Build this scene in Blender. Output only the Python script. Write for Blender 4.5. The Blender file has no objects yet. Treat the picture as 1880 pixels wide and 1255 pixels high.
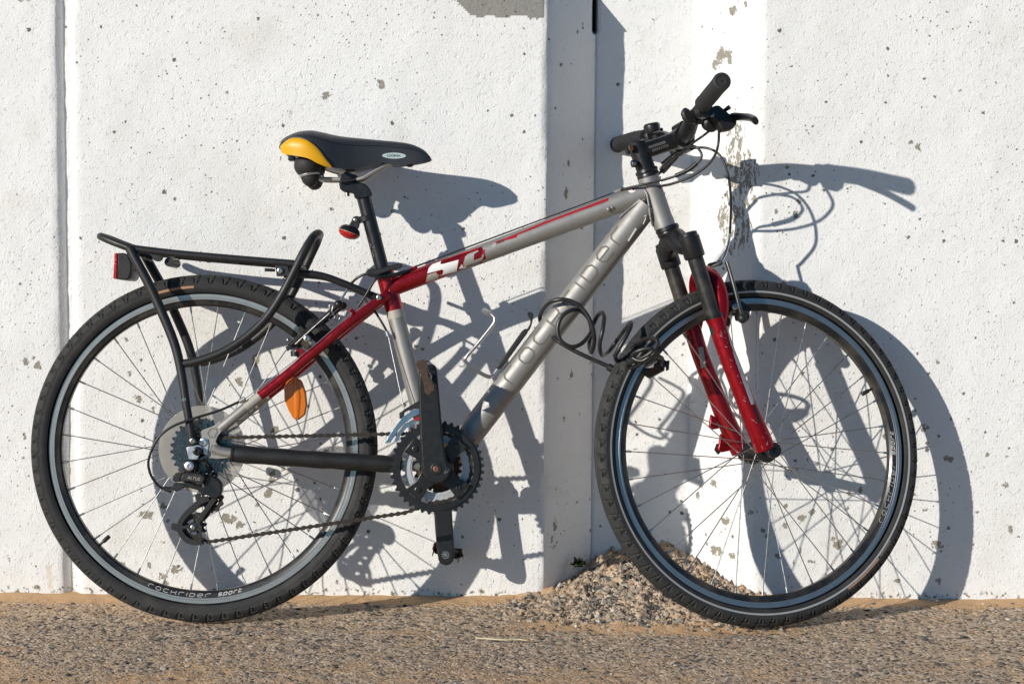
import bpy, bmesh, math, random
import numpy as np
from mathutils import Vector, Matrix
random.seed(7)
RNG = np.random.default_rng(11)
SC = bpy.context.scene
COL = SC.collection

# ------------------------------------------------------------------ camera, sky, sun, exposure
CAM_H, CAM_D, PITCH, ROLL, FPX = 0.8785, 3.9523, 0.0911, 0.0057, 3654.14
cam_data = bpy.data.cameras.new('camera')
cam_data.lens = FPX / 1880 * 36.0
cam_data.sensor_width = 36.0
cam_data.clip_start, cam_data.clip_end = 0.05, 4000.0
cam = bpy.data.objects.new('camera', cam_data)
COL.objects.link(cam)
cam.matrix_world = Matrix.Translation((0, -CAM_D, CAM_H)) @ Matrix.Rotation(math.pi / 2 - PITCH, 4, 'X') @ Matrix.Rotation(ROLL, 4, 'Z')
cam_data.dof.use_dof = False
SC.camera = cam

SUN_DIR = Vector((1.0742, 1.0, -0.4947)).normalized()      # the way the light travels
SUN_EL = math.asin(-SUN_DIR.z)
SUN_AZ = math.atan2(-SUN_DIR.x, -SUN_DIR.y)               # clockwise from +Y
world = bpy.data.worlds.new('World')
SC.world = world
world.use_nodes = True
wn = world.node_tree.nodes
sky = wn.new('ShaderNodeTexSky')
sky.sky_type = 'NISHITA'
sky.sun_disc = False
sky.sun_elevation = SUN_EL
sky.sun_rotation = SUN_AZ
sky.altitude = 10
sky.air_density = 1.0
sky.dust_density = 0.1
sky.ozone_density = 2.5
wb = wn.new('ShaderNodeMix'); wb.data_type = 'RGBA'; wb.blend_type = 'MULTIPLY'      # daylight white balance: sunlight neutral, sky blue
wb.inputs['Factor'].default_value = 1.0
wb.inputs[7].default_value = (0.40, 0.79, 1.06, 1)
world.node_tree.links.new(sky.outputs[0], wb.inputs[6])
world.node_tree.links.new(wb.outputs[2], wn['Background'].inputs['Color'])
wn['Background'].inputs['Strength'].default_value = 0.08
sun_data = bpy.data.lights.new('sun', 'SUN')
sun_data.energy = 4.3
sun_data.angle = math.radians(0.55)
sun_data.color = (1.0, 0.945, 0.855)
sun = bpy.data.objects.new('sun', sun_data)
sun.rotation_euler = SUN_DIR.to_track_quat('-Z', 'Y').to_euler()
sun.location = (-4, -4, 3)
COL.objects.link(sun)
SC.cycles.max_bounces = 12
SC.cycles.diffuse_bounces = 8
SC.view_settings.view_transform = 'Standard'
SC.view_settings.look = 'None'
SC.view_settings.exposure = 0.0
SC.view_settings.gamma = 1.0
SC.view_settings.use_curve_mapping = False

# ------------------------------------------------------------------ survey: photo measurements to metres
def ray(u, v):
    du, dv = u - 940, v - 627.5
    c, s = math.cos(ROLL), math.sin(ROLL)
    x, zz = (du * c + dv * s) / FPX, -(-du * s + dv * c) / FPX
    c, s = math.cos(PITCH), math.sin(PITCH)
    return Vector((x, c + zz * s, -s + zz * c))
EYE = Vector((0, -CAM_D, CAM_H))
def W(u, v, y=0.0):                                         # a point on a plane parallel to the wall
    d = ray(u, v)
    return EYE + d * ((y + CAM_D) / d.y)
def G(u, v, z=0.0):                                         # a point on the ground
    d = ray(u, v)
    return EYE + d * ((z - CAM_H) / d.z)
LEAN, Q0, BYAW, STEER = 0.0944, 0.2302, -0.0073, 0.3091
WHEEL_R, REAR_X, FRONT_X = 0.3299, -0.5851, 0.4726
M_BIKE = Matrix.Translation((0, -Q0, 0)) @ Matrix.Rotation(BYAW, 4, 'Z') @ Matrix.Rotation(-LEAN, 4, 'X')
M_INV = M_BIKE.inverted()
AX0 = Vector((0.2557, 0, 0.8573))
AXD = Vector((-math.cos(math.radians(70)), 0, math.sin(math.radians(70))))
M_STEER = Matrix.Translation(AX0) @ Matrix.Rotation(STEER, 4, AXD) @ Matrix.Translation(-AX0)
MS_INV = (M_BIKE @ M_STEER).inverted()
def _hit(m, u, v, y):
    o = m @ EYE
    d = m.to_3x3() @ ray(u, v)
    return o + d * ((y - o.y) / d.y)
def B(u, v, y=0.0): return _hit(M_INV, u, v, y)             # bicycle frame, y metres off its centre plane
def S(u, v, y=0.0): return _hit(MS_INV, u, v, y)            # the turned fork and handlebar

# ------------------------------------------------------------------ mesh helpers
def smooth_path(pts, n=6):
    pts = [Vector(p) for p in pts]
    if len(pts) < 3: return pts
    out = []
    P = [2 * pts[0] - pts[1]] + pts + [2 * pts[-1] - pts[-2]]
    for i in range(1, len(P) - 2):
        p0, p1, p2, p3 = P[i - 1:i + 3]
        for k in range(n):
            t = k / n
            out.append(0.5 * (2 * p1 + (p2 - p0) * t + (2 * p0 - 5 * p1 + 4 * p2 - p3) * t * t + (3 * p1 - p0 - 3 * p2 + p3) * t ** 3))
    out.append(pts[-1])
    return out
class MB:
    def __init__(self): self.v, self.f, self.m = [], [], []; self.mi = 0
    def add(self, vs, fs):
        o = len(self.v)
        self.v += [tuple(p) for p in vs]
        self.f += [tuple(i + o for i in f) for f in fs]
        self.m += [self.mi] * len(fs)
        return self
    def tube(self, pts, r, seg=12, smooth=0, cap=True, flat=1.0, up=None, closed=False):
        pts = [Vector(p) for p in pts]
        rs = list(r) if hasattr(r, '__len__') else None
        if smooth:
            if rs:
                q = smooth_path([(a, b, 0) for a, b in zip(rs, rs)], smooth); rs = [p.x for p in q]
            pts = smooth_path(pts, smooth)
        n = len(pts)
        if rs is None: rs = [r] * n
        vs, fs = [], []
        t = (pts[1] - pts[0]).normalized()
        u = Vector(up) if up else (Vector((0, 1, 0)) if abs(t.y) < 0.9 else Vector((1, 0, 0)))
        for i in range(n):
            if closed: t = (pts[(i + 1) % n] - pts[i - 1]).normalized()
            elif i == 0: t = (pts[1] - pts[0]).normalized()
            elif i == n - 1: t = (pts[-1] - pts[-2]).normalized()
            else: t = (pts[i + 1] - pts[i - 1]).normalized()
            u = (u - t * u.dot(t)).normalized()
            w = t.cross(u)
            for k in range(seg):
                a = 2 * math.pi * k / seg
                vs.append(pts[i] + u * (math.cos(a) * rs[i]) + w * (math.sin(a) * rs[i] * flat))
        for i in range(n if closed else n - 1):
            j = (i + 1) % n
            for k in range(seg):
                l = (k + 1) % seg
                fs.append((i * seg + k, i * seg + l, j * seg + l, j * seg + k))
        if cap and not closed:
            fs.append(tuple(range(seg - 1, -1, -1)))
            fs.append(tuple((n - 1) * seg + k for k in range(seg)))
        return self.add(vs, fs)
    def lathe(self, prof, c, axis=(0, 1, 0), seg=32, ang=None):   # prof: (distance along axis, radius)
        a = Vector(axis).normalized()
        u = a.orthogonal().normalized(); w = a.cross(u); c = Vector(c)
        vs, fs, n = [], [], len(prof)
        for s_ in range(seg):
            t = 2 * math.pi * s_ / seg
            d = u * math.cos(t) + w * math.sin(t)
            for (h, r) in prof: vs.append(c + a * h + d * r)
        for s_ in range(seg):
            e = (s_ + 1) % seg
            for i in range(n - 1):
                fs.append((s_ * n + i, s_ * n + i + 1, e * n + i + 1, e * n + i))
        for i in (0, n - 1):
            if prof[i][1] > 1e-6: fs.append(tuple(s_ * n + i for s_ in (range(seg) if i == 0 else range(seg - 1, -1, -1))))
        return self.add(vs, fs)
    def prism(self, poly, y0, y1):                                # poly: local points (x, z), extruded along y
        n = len(poly)
        vs = [(p[0], y0, p[1]) for p in poly] + [(p[0], y1, p[1]) for p in poly]
        fs = [tuple(range(n)), tuple(range(2 * n - 1, n - 1, -1))]
        fs += [(i, i + n, (i + 1) % n + n, (i + 1) % n) for i in range(n)]
        return self.add(vs, fs)
    def plate(self, px, y0, y1, f=None, sm=0):                    # traced outline at depth y0, thickness to y1
        f = f or B
        P = [f(u, v, y0) for u, v in px]
        if sm:
            q = smooth_path([P[-1]] + P + [P[0]], sm)
            P = q[sm:-sm]
        return self.prism([(p.x, p.z) for p in P], y0, y1)
    def ring(self, c, ro, ri, y0, y1, seg=48, teeth=0, th=0.0):
        vs, fs = [], []
        n = teeth * 4 if teeth else seg
        for k in range(n):
            a = 2 * math.pi * k / n
            r = ro
            if teeth: r = ro + th * (0.5 if k % 4 in (1, 2) else -0.5)
            for rr in (r, ri):
                for y in (y0, y1): vs.append((c[0] + rr * math.cos(a), y, c[1] + rr * math.sin(a)))
        for k in range(n):
            l = (k + 1) % n
            o, q = k * 4, l * 4
            fs += [(o, q, q + 2, o + 2), (o + 1, o + 3, q + 3, q + 1), (o, o + 1, q + 1, q), (o + 2, q + 2, q + 3, o + 3)]
        return self.add(vs, fs)
    def box(self, c, s, rot=None):
        c = Vector(c); R = rot or Matrix.Identity(3)
        vs = [c + R @ Vector((x * s[0] / 2, y * s[1] / 2, z * s[2] / 2)) for x in (-1, 1) for y in (-1, 1) for z in (-1, 1)]
        return self.add(vs, [(0, 1, 3, 2), (4, 6, 7, 5), (0, 4, 5, 1), (2, 3, 7, 6), (0, 2, 6, 4), (1, 5, 7, 3)])
    def ball(self, c, r, seg=20, rings=12, axis=(0, 0, 1), lo=0.0, hi=math.pi):
        R = r if hasattr(r, '__len__') else (r, r)
        return self.lathe([(-math.cos(lo + (hi - lo) * i / rings) * R[1], max(1e-5, math.sin(lo + (hi - lo) * i / rings)) * R[0]) for i in range(rings + 1)], c, axis, seg)
    def build(self, name, mats, parent=None, smooth=True, bevel=0.0, angle=38, mtx=None, kind=None):
        me = bpy.data.meshes.new(name)
        me.from_pydata(self.v, [], self.f)
        mats = mats if isinstance(mats, (list, tuple)) else [mats]
        for m in mats: me.materials.append(m)
        if len(mats) > 1: me.polygons.foreach_set('material_index', self.m)
        me.validate()
        bm = bmesh.new(); bm.from_mesh(me)
        bmesh.ops.recalc_face_normals(bm, faces=bm.faces)
        bm.to_mesh(me); bm.free()
        if smooth:
            me.polygons.foreach_set('use_smooth', [True] * len(me.polygons))
            me.set_sharp_from_angle(angle=math.radians(angle))
        me.update()
        o = bpy.data.objects.new(name, me)
        COL.objects.link(o)
        if bevel:
            b = o.modifiers.new('bevel', 'BEVEL'); b.width = bevel; b.segments = 2; b.limit_method = 'ANGLE'; b.angle_limit = math.radians(35)
        if parent: o.parent = parent
        if mtx is not None: o.matrix_local = mtx
        if kind: o['kind'] = kind
        return o
def empty(name, parent=None, mtx=None):
    o = bpy.data.objects.new(name, None); COL.objects.link(o)
    o.empty_display_size = 0.05
    if parent: o.parent = parent
    if mtx is not None: o.matrix_local = mtx
    return o
def tag(o, label, cat, group=None):
    o['label'] = label; o['category'] = cat
    if group: o['group'] = group
    return o
def link_copy(o, parent, mtx):
    c = o.copy(); COL.objects.link(c); c.parent = parent; c.matrix_local = mtx
    return c

# ------------------------------------------------------------------ materials
class N:                                                         # a small node-graph writer
    def __init__(self, name):
        self.mat = bpy.data.materials.new(name); self.mat.use_nodes = True
        self.t = self.mat.node_tree; self.n = self.t.nodes
        self.bsdf = self.n['Principled BSDF']; self.tc = self.new('ShaderNodeTexCoord')
    def new(self, t, **kw):
        x = self.n.new(t)
        for k, v in kw.items(): setattr(x, k, v)
        return x
    def put(self, sock, val):
        if isinstance(val, bpy.types.NodeSocket): self.t.links.new(val, sock)
        elif hasattr(val, '__len__') and len(val) == 3 and sock.type == 'RGBA': sock.default_value = (*val, 1)
        else: sock.default_value = val
    def set(self, **kw):
        for k, v in kw.items(): self.put(self.bsdf.inputs[k.replace('_', ' ')], v)
        return self
    def noise(self, scale, detail=4, rough=0.55, vec=None, dist=0.0):
        x = self.new('ShaderNodeTexNoise'); x.inputs['Scale'].default_value = scale; x.inputs['Detail'].default_value = detail
        x.inputs['Roughness'].default_value = rough; x.inputs['Distortion'].default_value = dist
        self.put(x.inputs['Vector'], vec or self.tc.outputs['Object'])
        return x.outputs['Fac']
    def voronoi(self, scale, feature='F1', vec=None, rand=1.0, out='Distance'):
        x = self.new('ShaderNodeTexVoronoi', feature=feature); x.inputs['Scale'].default_value = scale
        x.inputs['Randomness'].default_value = rand
        self.put(x.inputs['Vector'], vec or self.tc.outputs['Object'])
        return x.outputs[out]
    def math(self, op, a, b=0.0, clamp=False):
        x = self.new('ShaderNodeMath', operation=op, use_clamp=clamp)
        self.put(x.inputs[0], a); self.put(x.inputs[1], b)
        return x.outputs[0]
    def step(self, val, lo, hi, a=0.0, b=1.0):
        x = self.new('ShaderNodeMapRange'); self.put(x.inputs['Value'], val)
        x.inputs['From Min'].default_value, x.inputs['From Max'].default_value = lo, hi
        x.inputs['To Min'].default_value, x.inputs['To Max'].default_value = a, b
        return x.outputs[0]
    def mix(self, fac, a, b):
        x = self.new('ShaderNodeMix', data_type='RGBA'); self.put(x.inputs['Factor'], fac)
        self.put(x.inputs[6], a); self.put(x.inputs[7], b)
        return x.outputs[2]
    def attr(self, name, out='Fac'):
        return self.new('ShaderNodeAttribute', attribute_name=name).outputs[out]
    def ramp(self, fac, stops):
        x = self.new('ShaderNodeValToRGB'); e = x.color_ramp.elements
        while len(e) < len(stops): e.new(0.5)
        for k, (p, c) in enumerate(stops): e[k].position = p; e[k].color = (*c, 1)
        self.put(x.inputs['Fac'], fac)
        return x.outputs['Color']
    def bump(self, h, strength=0.5, dist=0.002, normal=None):
        x = self.new('ShaderNodeBump'); x.inputs['Strength'].default_value = strength; x.inputs['Distance'].default_value = dist
        self.put(x.inputs['Height'], h)
        if normal is not None: self.put(x.inputs['Normal'], normal)
        self.put(self.bsdf.inputs['Normal'], x.outputs['Normal'])
        return x.outputs['Normal']
    def scale_vec(self, s, src=None):
        x = self.new('ShaderNodeMapping'); x.inputs['Scale'].default_value = s
        self.put(x.inputs['Vector'], src or self.tc.outputs['Object'])
        return x.outputs[0]
def simple(name, col, rough=0.5, metal=0.0, var=0.12, scale=60, bump=0.0, bscale=300, dust=0.0, coat=0.0, spec=0.5):
    g = N(name)
    lo, hi = tuple(c * (1 - var) for c in col), tuple(min(1, c * (1 + var)) for c in col)
    c = g.mix(g.noise(scale, 5), lo, hi)
    if dust:
        d = g.step(g.noise(scale * 0.35, 6, 0.65), 0.45, 0.8, 0.0, dust)
        c = g.mix(d, c, (0.33, 0.27, 0.2))
    g.set(Base_Color=c, Metallic=metal, Coat_Weight=coat, Specular_IOR_Level=spec)
    g.set(Roughness=g.step(g.noise(scale * 1.7, 4), 0.3, 0.7, max(0.02, rough - 0.08), min(1, rough + 0.08)))
    if coat: g.set(Coat_Roughness=0.15)
    if bump: g.bump(g.noise(bscale, 3), bump, 0.001)
    return g.mat
def chipped(name, col, under, rough, metal, thr=0.66, scale=45):      # paint with scratches and chips
    g = N(name)
    c = g.mix(g.noise(30, 5), tuple(x * 0.85 for x in col), tuple(min(1, x * 1.12) for x in col))
    n = g.noise(scale, 8, 0.7, vec=g.scale_vec((1, 1, 0.35)))
    k = g.step(n, thr, thr + 0.015)
    g.set(Base_Color=g.mix(k, c, under), Metallic=metal, Roughness=g.step(g.noise(90, 4), 0.3, 0.7, rough - 0.06, rough + 0.08))
    g.bump(g.math('SUBTRACT', 1.0, k), 0.3, 0.0006)
    return g.mat
MAT = {}
MAT['silver'] = simple('satin_silver_paint', (0.33, 0.318, 0.30), 0.52, 0.6, 0.07, 40, 0.03, 900, dust=0.10)
MAT['red'] = simple('metallic_red_paint', (0.35, 0.007, 0.015), 0.30, 0.7, 0.14, 50, 0.02, 900, dust=0.03, coat=0.4)
MAT['red_worn'] = chipped('chipped_red_paint', (0.36, 0.007, 0.015), (0.5, 0.46, 0.44), 0.33, 0.65, 0.645, 60)
MAT['black'] = simple('satin_black_metal', (0.010, 0.010, 0.011), 0.34, 0.0, 0.3, 60, 0.05, 500, dust=0.025)
MAT['black_worn'] = chipped('chipped_black_paint', (0.011, 0.011, 0.012), (0.45, 0.44, 0.42), 0.36, 0.0, 0.685, 34)
MAT['rack'] = chipped('matt_black_tube', (0.015, 0.015, 0.016), (0.3, 0.3, 0.29), 0.46, 0.0, 0.715, 70)
MAT['plastic'] = simple('black_plastic', (0.013, 0.013, 0.014), 0.46, 0.0, 0.25, 90, 0.08, 700, dust=0.04)
MAT['grip'] = simple('grip_rubber', (0.020, 0.019, 0.020), 0.66, 0.0, 0.2, 90, 0.25, 900, dust=0.03)
MAT['cable'] = simple('cable_housing', (0.018, 0.018, 0.018), 0.38, 0.0, 0.2, 80)
MAT['steel'] = simple('polished_steel', (0.60, 0.59, 0.58), 0.30, 1.0, 0.05, 12)
MAT['spoke'] = simple('spoke_steel', (0.5, 0.49, 0.47), 0.32, 1.0, 0.15, 60)
MAT['alloy'] = simple('bare_alloy', (0.62, 0.64, 0.67), 0.38, 1.0, 0.12, 70)
MAT['rim_black'] = simple('black_rim_anodise', (0.013, 0.013, 0.014), 0.35, 0.0, 0.3, 40, dust=0.22)
MAT['chain'] = simple('rusty_chain', (0.056, 0.044, 0.036), 0.45, 0.6, 0.5, 260, 0.2, 700)
MAT['rust'] = simple('rusty_steel', (0.065, 0.038, 0.026), 0.75, 0.2, 0.6, 180, 0.4, 500)
MAT['cog'] = simple('greasy_sprocket', (0.15, 0.155, 0.165), 0.25, 1.0, 0.85, 220, 0.3, 300)
MAT['yellow'] = simple('yellow_vinyl', (0.74, 0.375, 0.002), 0.42, 0.0, 0.08, 30, 0.05, 900, dust=0.02)
MAT['saddle'] = simple('dark_saddle_vinyl', (0.032, 0.035, 0.041), 0.46, 0.0, 0.12, 120, 0.18, 1500)
MAT['white'] = simple('white_print', (0.78, 0.77, 0.74), 0.5, 0.0, 0.05, 60)
MAT['decal_grey'] = simple('grey_print', (0.175, 0.163, 0.143), 0.75, 0.1, 0.1, 60, spec=0.15)
MAT['decal_silver'] = simple('silver_print', (0.45, 0.43, 0.4), 0.4, 0.4, 0.1, 60)
MAT['decal_red'] = simple('red_print', (0.40, 0.008, 0.016), 0.4, 0.1, 0.1, 60)
MAT['tape'] = simple('aged_clear_tape', (0.42, 0.39, 0.33), 0.5, 0.1, 0.1, 200)
MAT['reflective'] = simple('reflective_stripe', (0.42, 0.42, 0.41), 0.45, 0.3, 0.12, 80)
MAT['orange_label'] = simple('faded_orange_label', (0.42, 0.22, 0.13), 0.6, 0.0, 0.3, 90)
MAT['blue_steel'] = simple('blued_steel', (0.30, 0.38, 0.47), 0.3, 0.9, 0.15, 60)
MAT['ring_grey'] = simple('worn_grey_ring', (0.50, 0.50, 0.51), 0.42, 0.4, 0.2, 120)
MAT['bolt'] = simple('bolt_steel', (0.45, 0.43, 0.4), 0.3, 1.0, 0.3, 200)
MAT['copper'] = simple('rusty_bolt', (0.22, 0.11, 0.07), 0.5, 0.7, 0.3, 200)
MAT['dark_bolt'] = simple('oiled_bolt', (0.06, 0.055, 0.05), 0.35, 0.8, 0.4, 200)
MAT['rail'] = simple('dull_saddle_rail', (0.5, 0.49, 0.47), 0.42, 0.6, 0.05, 15)
MAT['hole_shade'] = simple('painted_hole_shade', (0.006, 0.006, 0.006), 0.8)  # flat black that paints the shade inside the rack-leg holes
MAT['rim_print'] = simple('worn_white_print', (0.52, 0.51, 0.49), 0.55, 0.0, 0.15, 90)
def glassy(name, col, rough=0.12, trans=0.35):
    g = N(name)
    v = g.voronoi(900)
    g.set(Base_Color=g.mix(v, tuple(c * 0.8 for c in col), col), Roughness=rough, Transmission_Weight=trans, IOR=1.49, Coat_Weight=0.5)
    g.bump(v, 0.25, 0.0008)
    return g.mat
MAT['amber'] = glassy('amber_reflector_plastic', (0.80, 0.20, 0.003), trans=0.12)
MAT['red_lens'] = glassy('red_reflector_plastic', (0.62, 0.02, 0.02), trans=0.2)
MAT['clear_lens'] = glassy('clear_lamp_plastic', (0.75, 0.73, 0.68), trans=0.5)
g = N('smoked_plastic_disc')
g.set(Base_Color=g.mix(g.noise(25, 6, 0.65), (0.30, 0.28, 0.245), (0.48, 0.455, 0.41)), Roughness=0.42, IOR=1.4, Alpha=0.55)
MAT['disc'] = g.mat
g = N('perforated_rubber_wrap')
vv = g.voronoi(320, rand=0.15)
g.set(Base_Color=g.mix(g.step(vv, 0.0, 0.4), (0.003, 0.003, 0.003), (0.011, 0.011, 0.011)), Roughness=0.55)
g.bump(vv, 0.5, 0.001)
MAT['wrap'] = g.mat
g = N('dusty_tyre_rubber')
c = g.mix(g.noise(70, 6, 0.6), (0.019, 0.019, 0.0195), (0.034, 0.034, 0.034))
d = g.step(g.noise(28, 7, 0.7), 0.50, 0.80, 0.0, 0.34)
g.set(Base_Color=g.mix(d, c, (0.12, 0.108, 0.092)), Roughness=0.72, Specular_IOR_Level=0.35)
g.bump(g.noise(900, 3), 0.25, 0.0006)
MAT['tyre'] = g.mat
g = N('brushed_rim_track')
nn = g.noise(40, 3)
g.set(Base_Color=g.mix(nn, (0.35, 0.34, 0.335), (0.47, 0.46, 0.45)), Metallic=1.0, Roughness=0.36)
g.set(Anisotropic=0.4)
MAT['track'] = g.mat

# white painted concrete: chips, bug holes and rust marks come from the mesh's own fields
g = N('white_painted_concrete')
P = g.tc.outputs['Object']
na = g.noise(95, 4, 0.62)
nb = g.noise(270, 3, 0.6)
base = g.mix(g.attr('tone'), (0.785, 0.781, 0.768), (0.860, 0.856, 0.843))
base = g.mix(g.attr('grime'), base, (0.66, 0.62, 0.55))
edge = g.math('SUBTRACT', g.math('ADD', g.math('MULTIPLY', na, 0.6), g.math('MULTIPLY', nb, 0.32)), 0.46)
chip = g.step(g.math('ADD', g.attr('chip'), g.math('MULTIPLY', edge, 1.7)), 0.49, 0.53)
fl = g.step(g.noise(95, 4, 0.7, vec=g.scale_vec((1, 1, 0.5))), 0.47, 0.55)
flake = g.math('MULTIPLY', g.step(g.attr('flake'), 0.15, 0.6), fl)
chip = g.math('MAXIMUM', chip, g.step(flake, 0.45, 0.55))
wobble = g.math('MULTIPLY', g.math('SUBTRACT', nb, 0.5), 0.42)
pv = g.new('ShaderNodeTexVoronoi'); pv.inputs['Scale'].default_value = 42; g.put(pv.inputs['Vector'], P)
sep = g.new('ShaderNodeSeparateColor'); g.put(sep.inputs[0], pv.outputs['Color'])
rad = g.step(sep.outputs[0], 0.66, 1.0, 0.0, 0.18)
pit = g.step(g.math('SUBTRACT', rad, g.math('ADD', pv.outputs['Distance'], wobble)), 0.0, 0.03)
pv2 = g.new('ShaderNodeTexVoronoi'); pv2.inputs['Scale'].default_value = 95; g.put(pv2.inputs['Vector'], P)
sep2 = g.new('ShaderNodeSeparateColor'); g.put(sep2.inputs[0], pv2.outputs['Color'])
rad2 = g.step(sep2.outputs[1], 0.62, 1.0, 0.0, 0.18)
pit2 = g.step(g.math('SUBTRACT', rad2, g.math('ADD', pv2.outputs['Distance'], wobble)), 0.0, 0.04)
pits = g.math('MAXIMUM', g.math('MULTIPLY', pit, 0.9), g.math('MULTIPLY', pit2, g.attr('pitty')))
conc = g.mix(nb, (0.20, 0.178, 0.14), (0.42, 0.385, 0.32))
conc = g.mix(g.attr('patch'), conc, g.mix(nb, (0.20, 0.195, 0.185), (0.36, 0.345, 0.315)))
col = g.mix(g.math('MAXIMUM', chip, g.step(g.attr('patch'), 0.4, 0.6)), base, conc)
col = g.mix(pits, col, (0.10, 0.088, 0.07))
col = g.mix(g.math('MULTIPLY', g.attr('rust'), na), col, (0.55, 0.33, 0.12))
col = g.mix(g.attr('gap_dark'), col, (0.035, 0.032, 0.028))  # near-black colour over the open joint at the recess corner
spl = g.step(g.math('ADD', g.attr('splash'), g.math('SUBTRACT', na, 0.5)), 0.60, 0.70)
col = g.mix(spl, col, (0.22, 0.19, 0.14))
g.set(Base_Color=col, Roughness=0.75, Specular_IOR_Level=0.25)
hh = g.math('SUBTRACT', g.math('ADD', g.math('MULTIPLY', nb, 0.42), g.math('MULTIPLY', na, 0.30)), g.math('MULTIPLY', g.step(na, 0.56, 0.70), 0.42))
hh = g.math('SUBTRACT', hh, g.math('MULTIPLY', pits, 1.1))
hh = g.math('SUBTRACT', hh, g.math('MULTIPLY', chip, 0.5))
g.bump(hh, 0.62, 0.0042)
MAT['wall'] = g.mat

# worn exposed-aggregate asphalt with drifted sand
g = N('sandy_worn_asphalt')
vec = g.tc.outputs['Object']
wob = g.new('ShaderNodeTexNoise'); wob.inputs['Scale'].default_value = 230; wob.inputs['Detail'].default_value = 3; g.put(wob.inputs['Vector'], vec)
warp = g.new('ShaderNodeVectorMath', operation='MULTIPLY_ADD')
g.put(warp.inputs[0], wob.outputs['Color']); warp.inputs[1].default_value = (0.006, 0.006, 0.006); g.put(warp.inputs[2], vec)
vo = g.new('ShaderNodeTexVoronoi'); vo.inputs['Scale'].default_value = 190; g.put(vo.inputs['Vector'], warp.outputs[0])
sp = g.new('ShaderNodeSeparateColor'); g.put(sp.inputs[0], vo.outputs['Color'])
stone = g.ramp(sp.outputs[0], [(0.0, (0.09, 0.088, 0.083)), (0.17, (0.20, 0.17, 0.138)), (0.29, (0.54, 0.39, 0.265)), (0.7, (0.75, 0.56, 0.395)), (1.0, (0.88, 0.73, 0.56))])
nf = g.noise(800, 3, 0.7)
stone = g.mix(nf, g.mix(0.4, stone, (0.08, 0.065, 0.05)), stone)
sandc = g.mix(nf, (0.44, 0.25, 0.115), (0.92, 0.62, 0.36))
ms = g.math('ADD', g.attr('sand'), g.math('SUBTRACT', g.math('ADD', g.math('MULTIPLY', wob.outputs['Fac'], 0.45), g.math('MULTIPLY', vo.outputs['Distance'], 0.6)), 0.45))
sm = g.step(ms, 0.32, 0.6)
g.set(Base_Color=g.mix(sm, stone, sandc), Roughness=0.9, Specular_IOR_Level=0.2)
gb = g.math('ADD', g.math('MULTIPLY', nf, 0.6), g.math('MULTIPLY', g.math('SUBTRACT', 1.0, vo.outputs['Distance']), g.step(sm, 0, 1, 0.8, 0.15)))
g.bump(gb, 0.8, 0.0038)
MAT['ground'] = g.mat
g = N('loose_stone')
g.set(Base_Color=g.mix(g.noise(420, 5, 0.7), g.mix(0.35, g.attr('tint', 'Color'), (0.03, 0.03, 0.03)), g.attr('tint', 'Color')), Roughness=0.88, Specular_IOR_Level=0.25)
g.bump(g.noise(500, 4, 0.7), 0.5, 0.002)
MAT['stone'] = g.mat

# ------------------------------------------------------------------ numpy noise fields
def vnoise(x, y, seed):
    r = np.random.default_rng(seed); T = r.random((256, 256))
    xi, yi = np.floor(x).astype(int), np.floor(y).astype(int)
    fx, fy = x - xi, y - yi
    fx, fy = fx * fx * (3 - 2 * fx), fy * fy * (3 - 2 * fy)
    a, b = T[xi % 256, yi % 256], T[(xi + 1) % 256, yi % 256]
    c, d = T[xi % 256, (yi + 1) % 256], T[(xi + 1) % 256, (yi + 1) % 256]
    return (a * (1 - fx) + b * fx) * (1 - fy) + (c * (1 - fx) + d * fx) * fy
def fbm(x, y, seed, oct=4, gain=0.5):
    s, a, t = 0, 1, 0
    for k in range(oct):
        s = s + a * vnoise(x * 2 ** k + 31.7 * k, y * 2 ** k + 17.3 * k, seed + k); t += a; a *= gain
    return s / t
def grid_mesh(name, V, nu, nv, mat, attrs=None):
    i = np.arange(nu * nv).reshape(nu, nv)
    F = np.stack([i[:-1, :-1], i[1:, :-1], i[1:, 1:], i[:-1, 1:]], -1).reshape(-1, 4)
    me = bpy.data.meshes.new(name)
    me.vertices.add(len(V)); me.vertices.foreach_set('co', V.astype(np.float32).ravel())
    me.loops.add(F.size); me.loops.foreach_set('vertex_index', F.ravel().astype(np.int32))
    me.polygons.add(len(F)); me.polygons.foreach_set('loop_start', np.arange(0, F.size, 4, dtype=np.int32))
    me.polygons.foreach_set('loop_total', np.full(len(F), 4, np.int32))
    me.update(); me.validate()
    me.polygons.foreach_set('use_smooth', [True] * len(me.polygons))
    me.materials.append(mat)
    for k, a in (attrs or {}).items():
        at = me.attributes.new(k, 'FLOAT', 'POINT'); at.data.foreach_set('value', a.astype(np.float32).ravel())
    o = bpy.data.objects.new(name, me); COL.objects.link(o)
    return o

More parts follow.
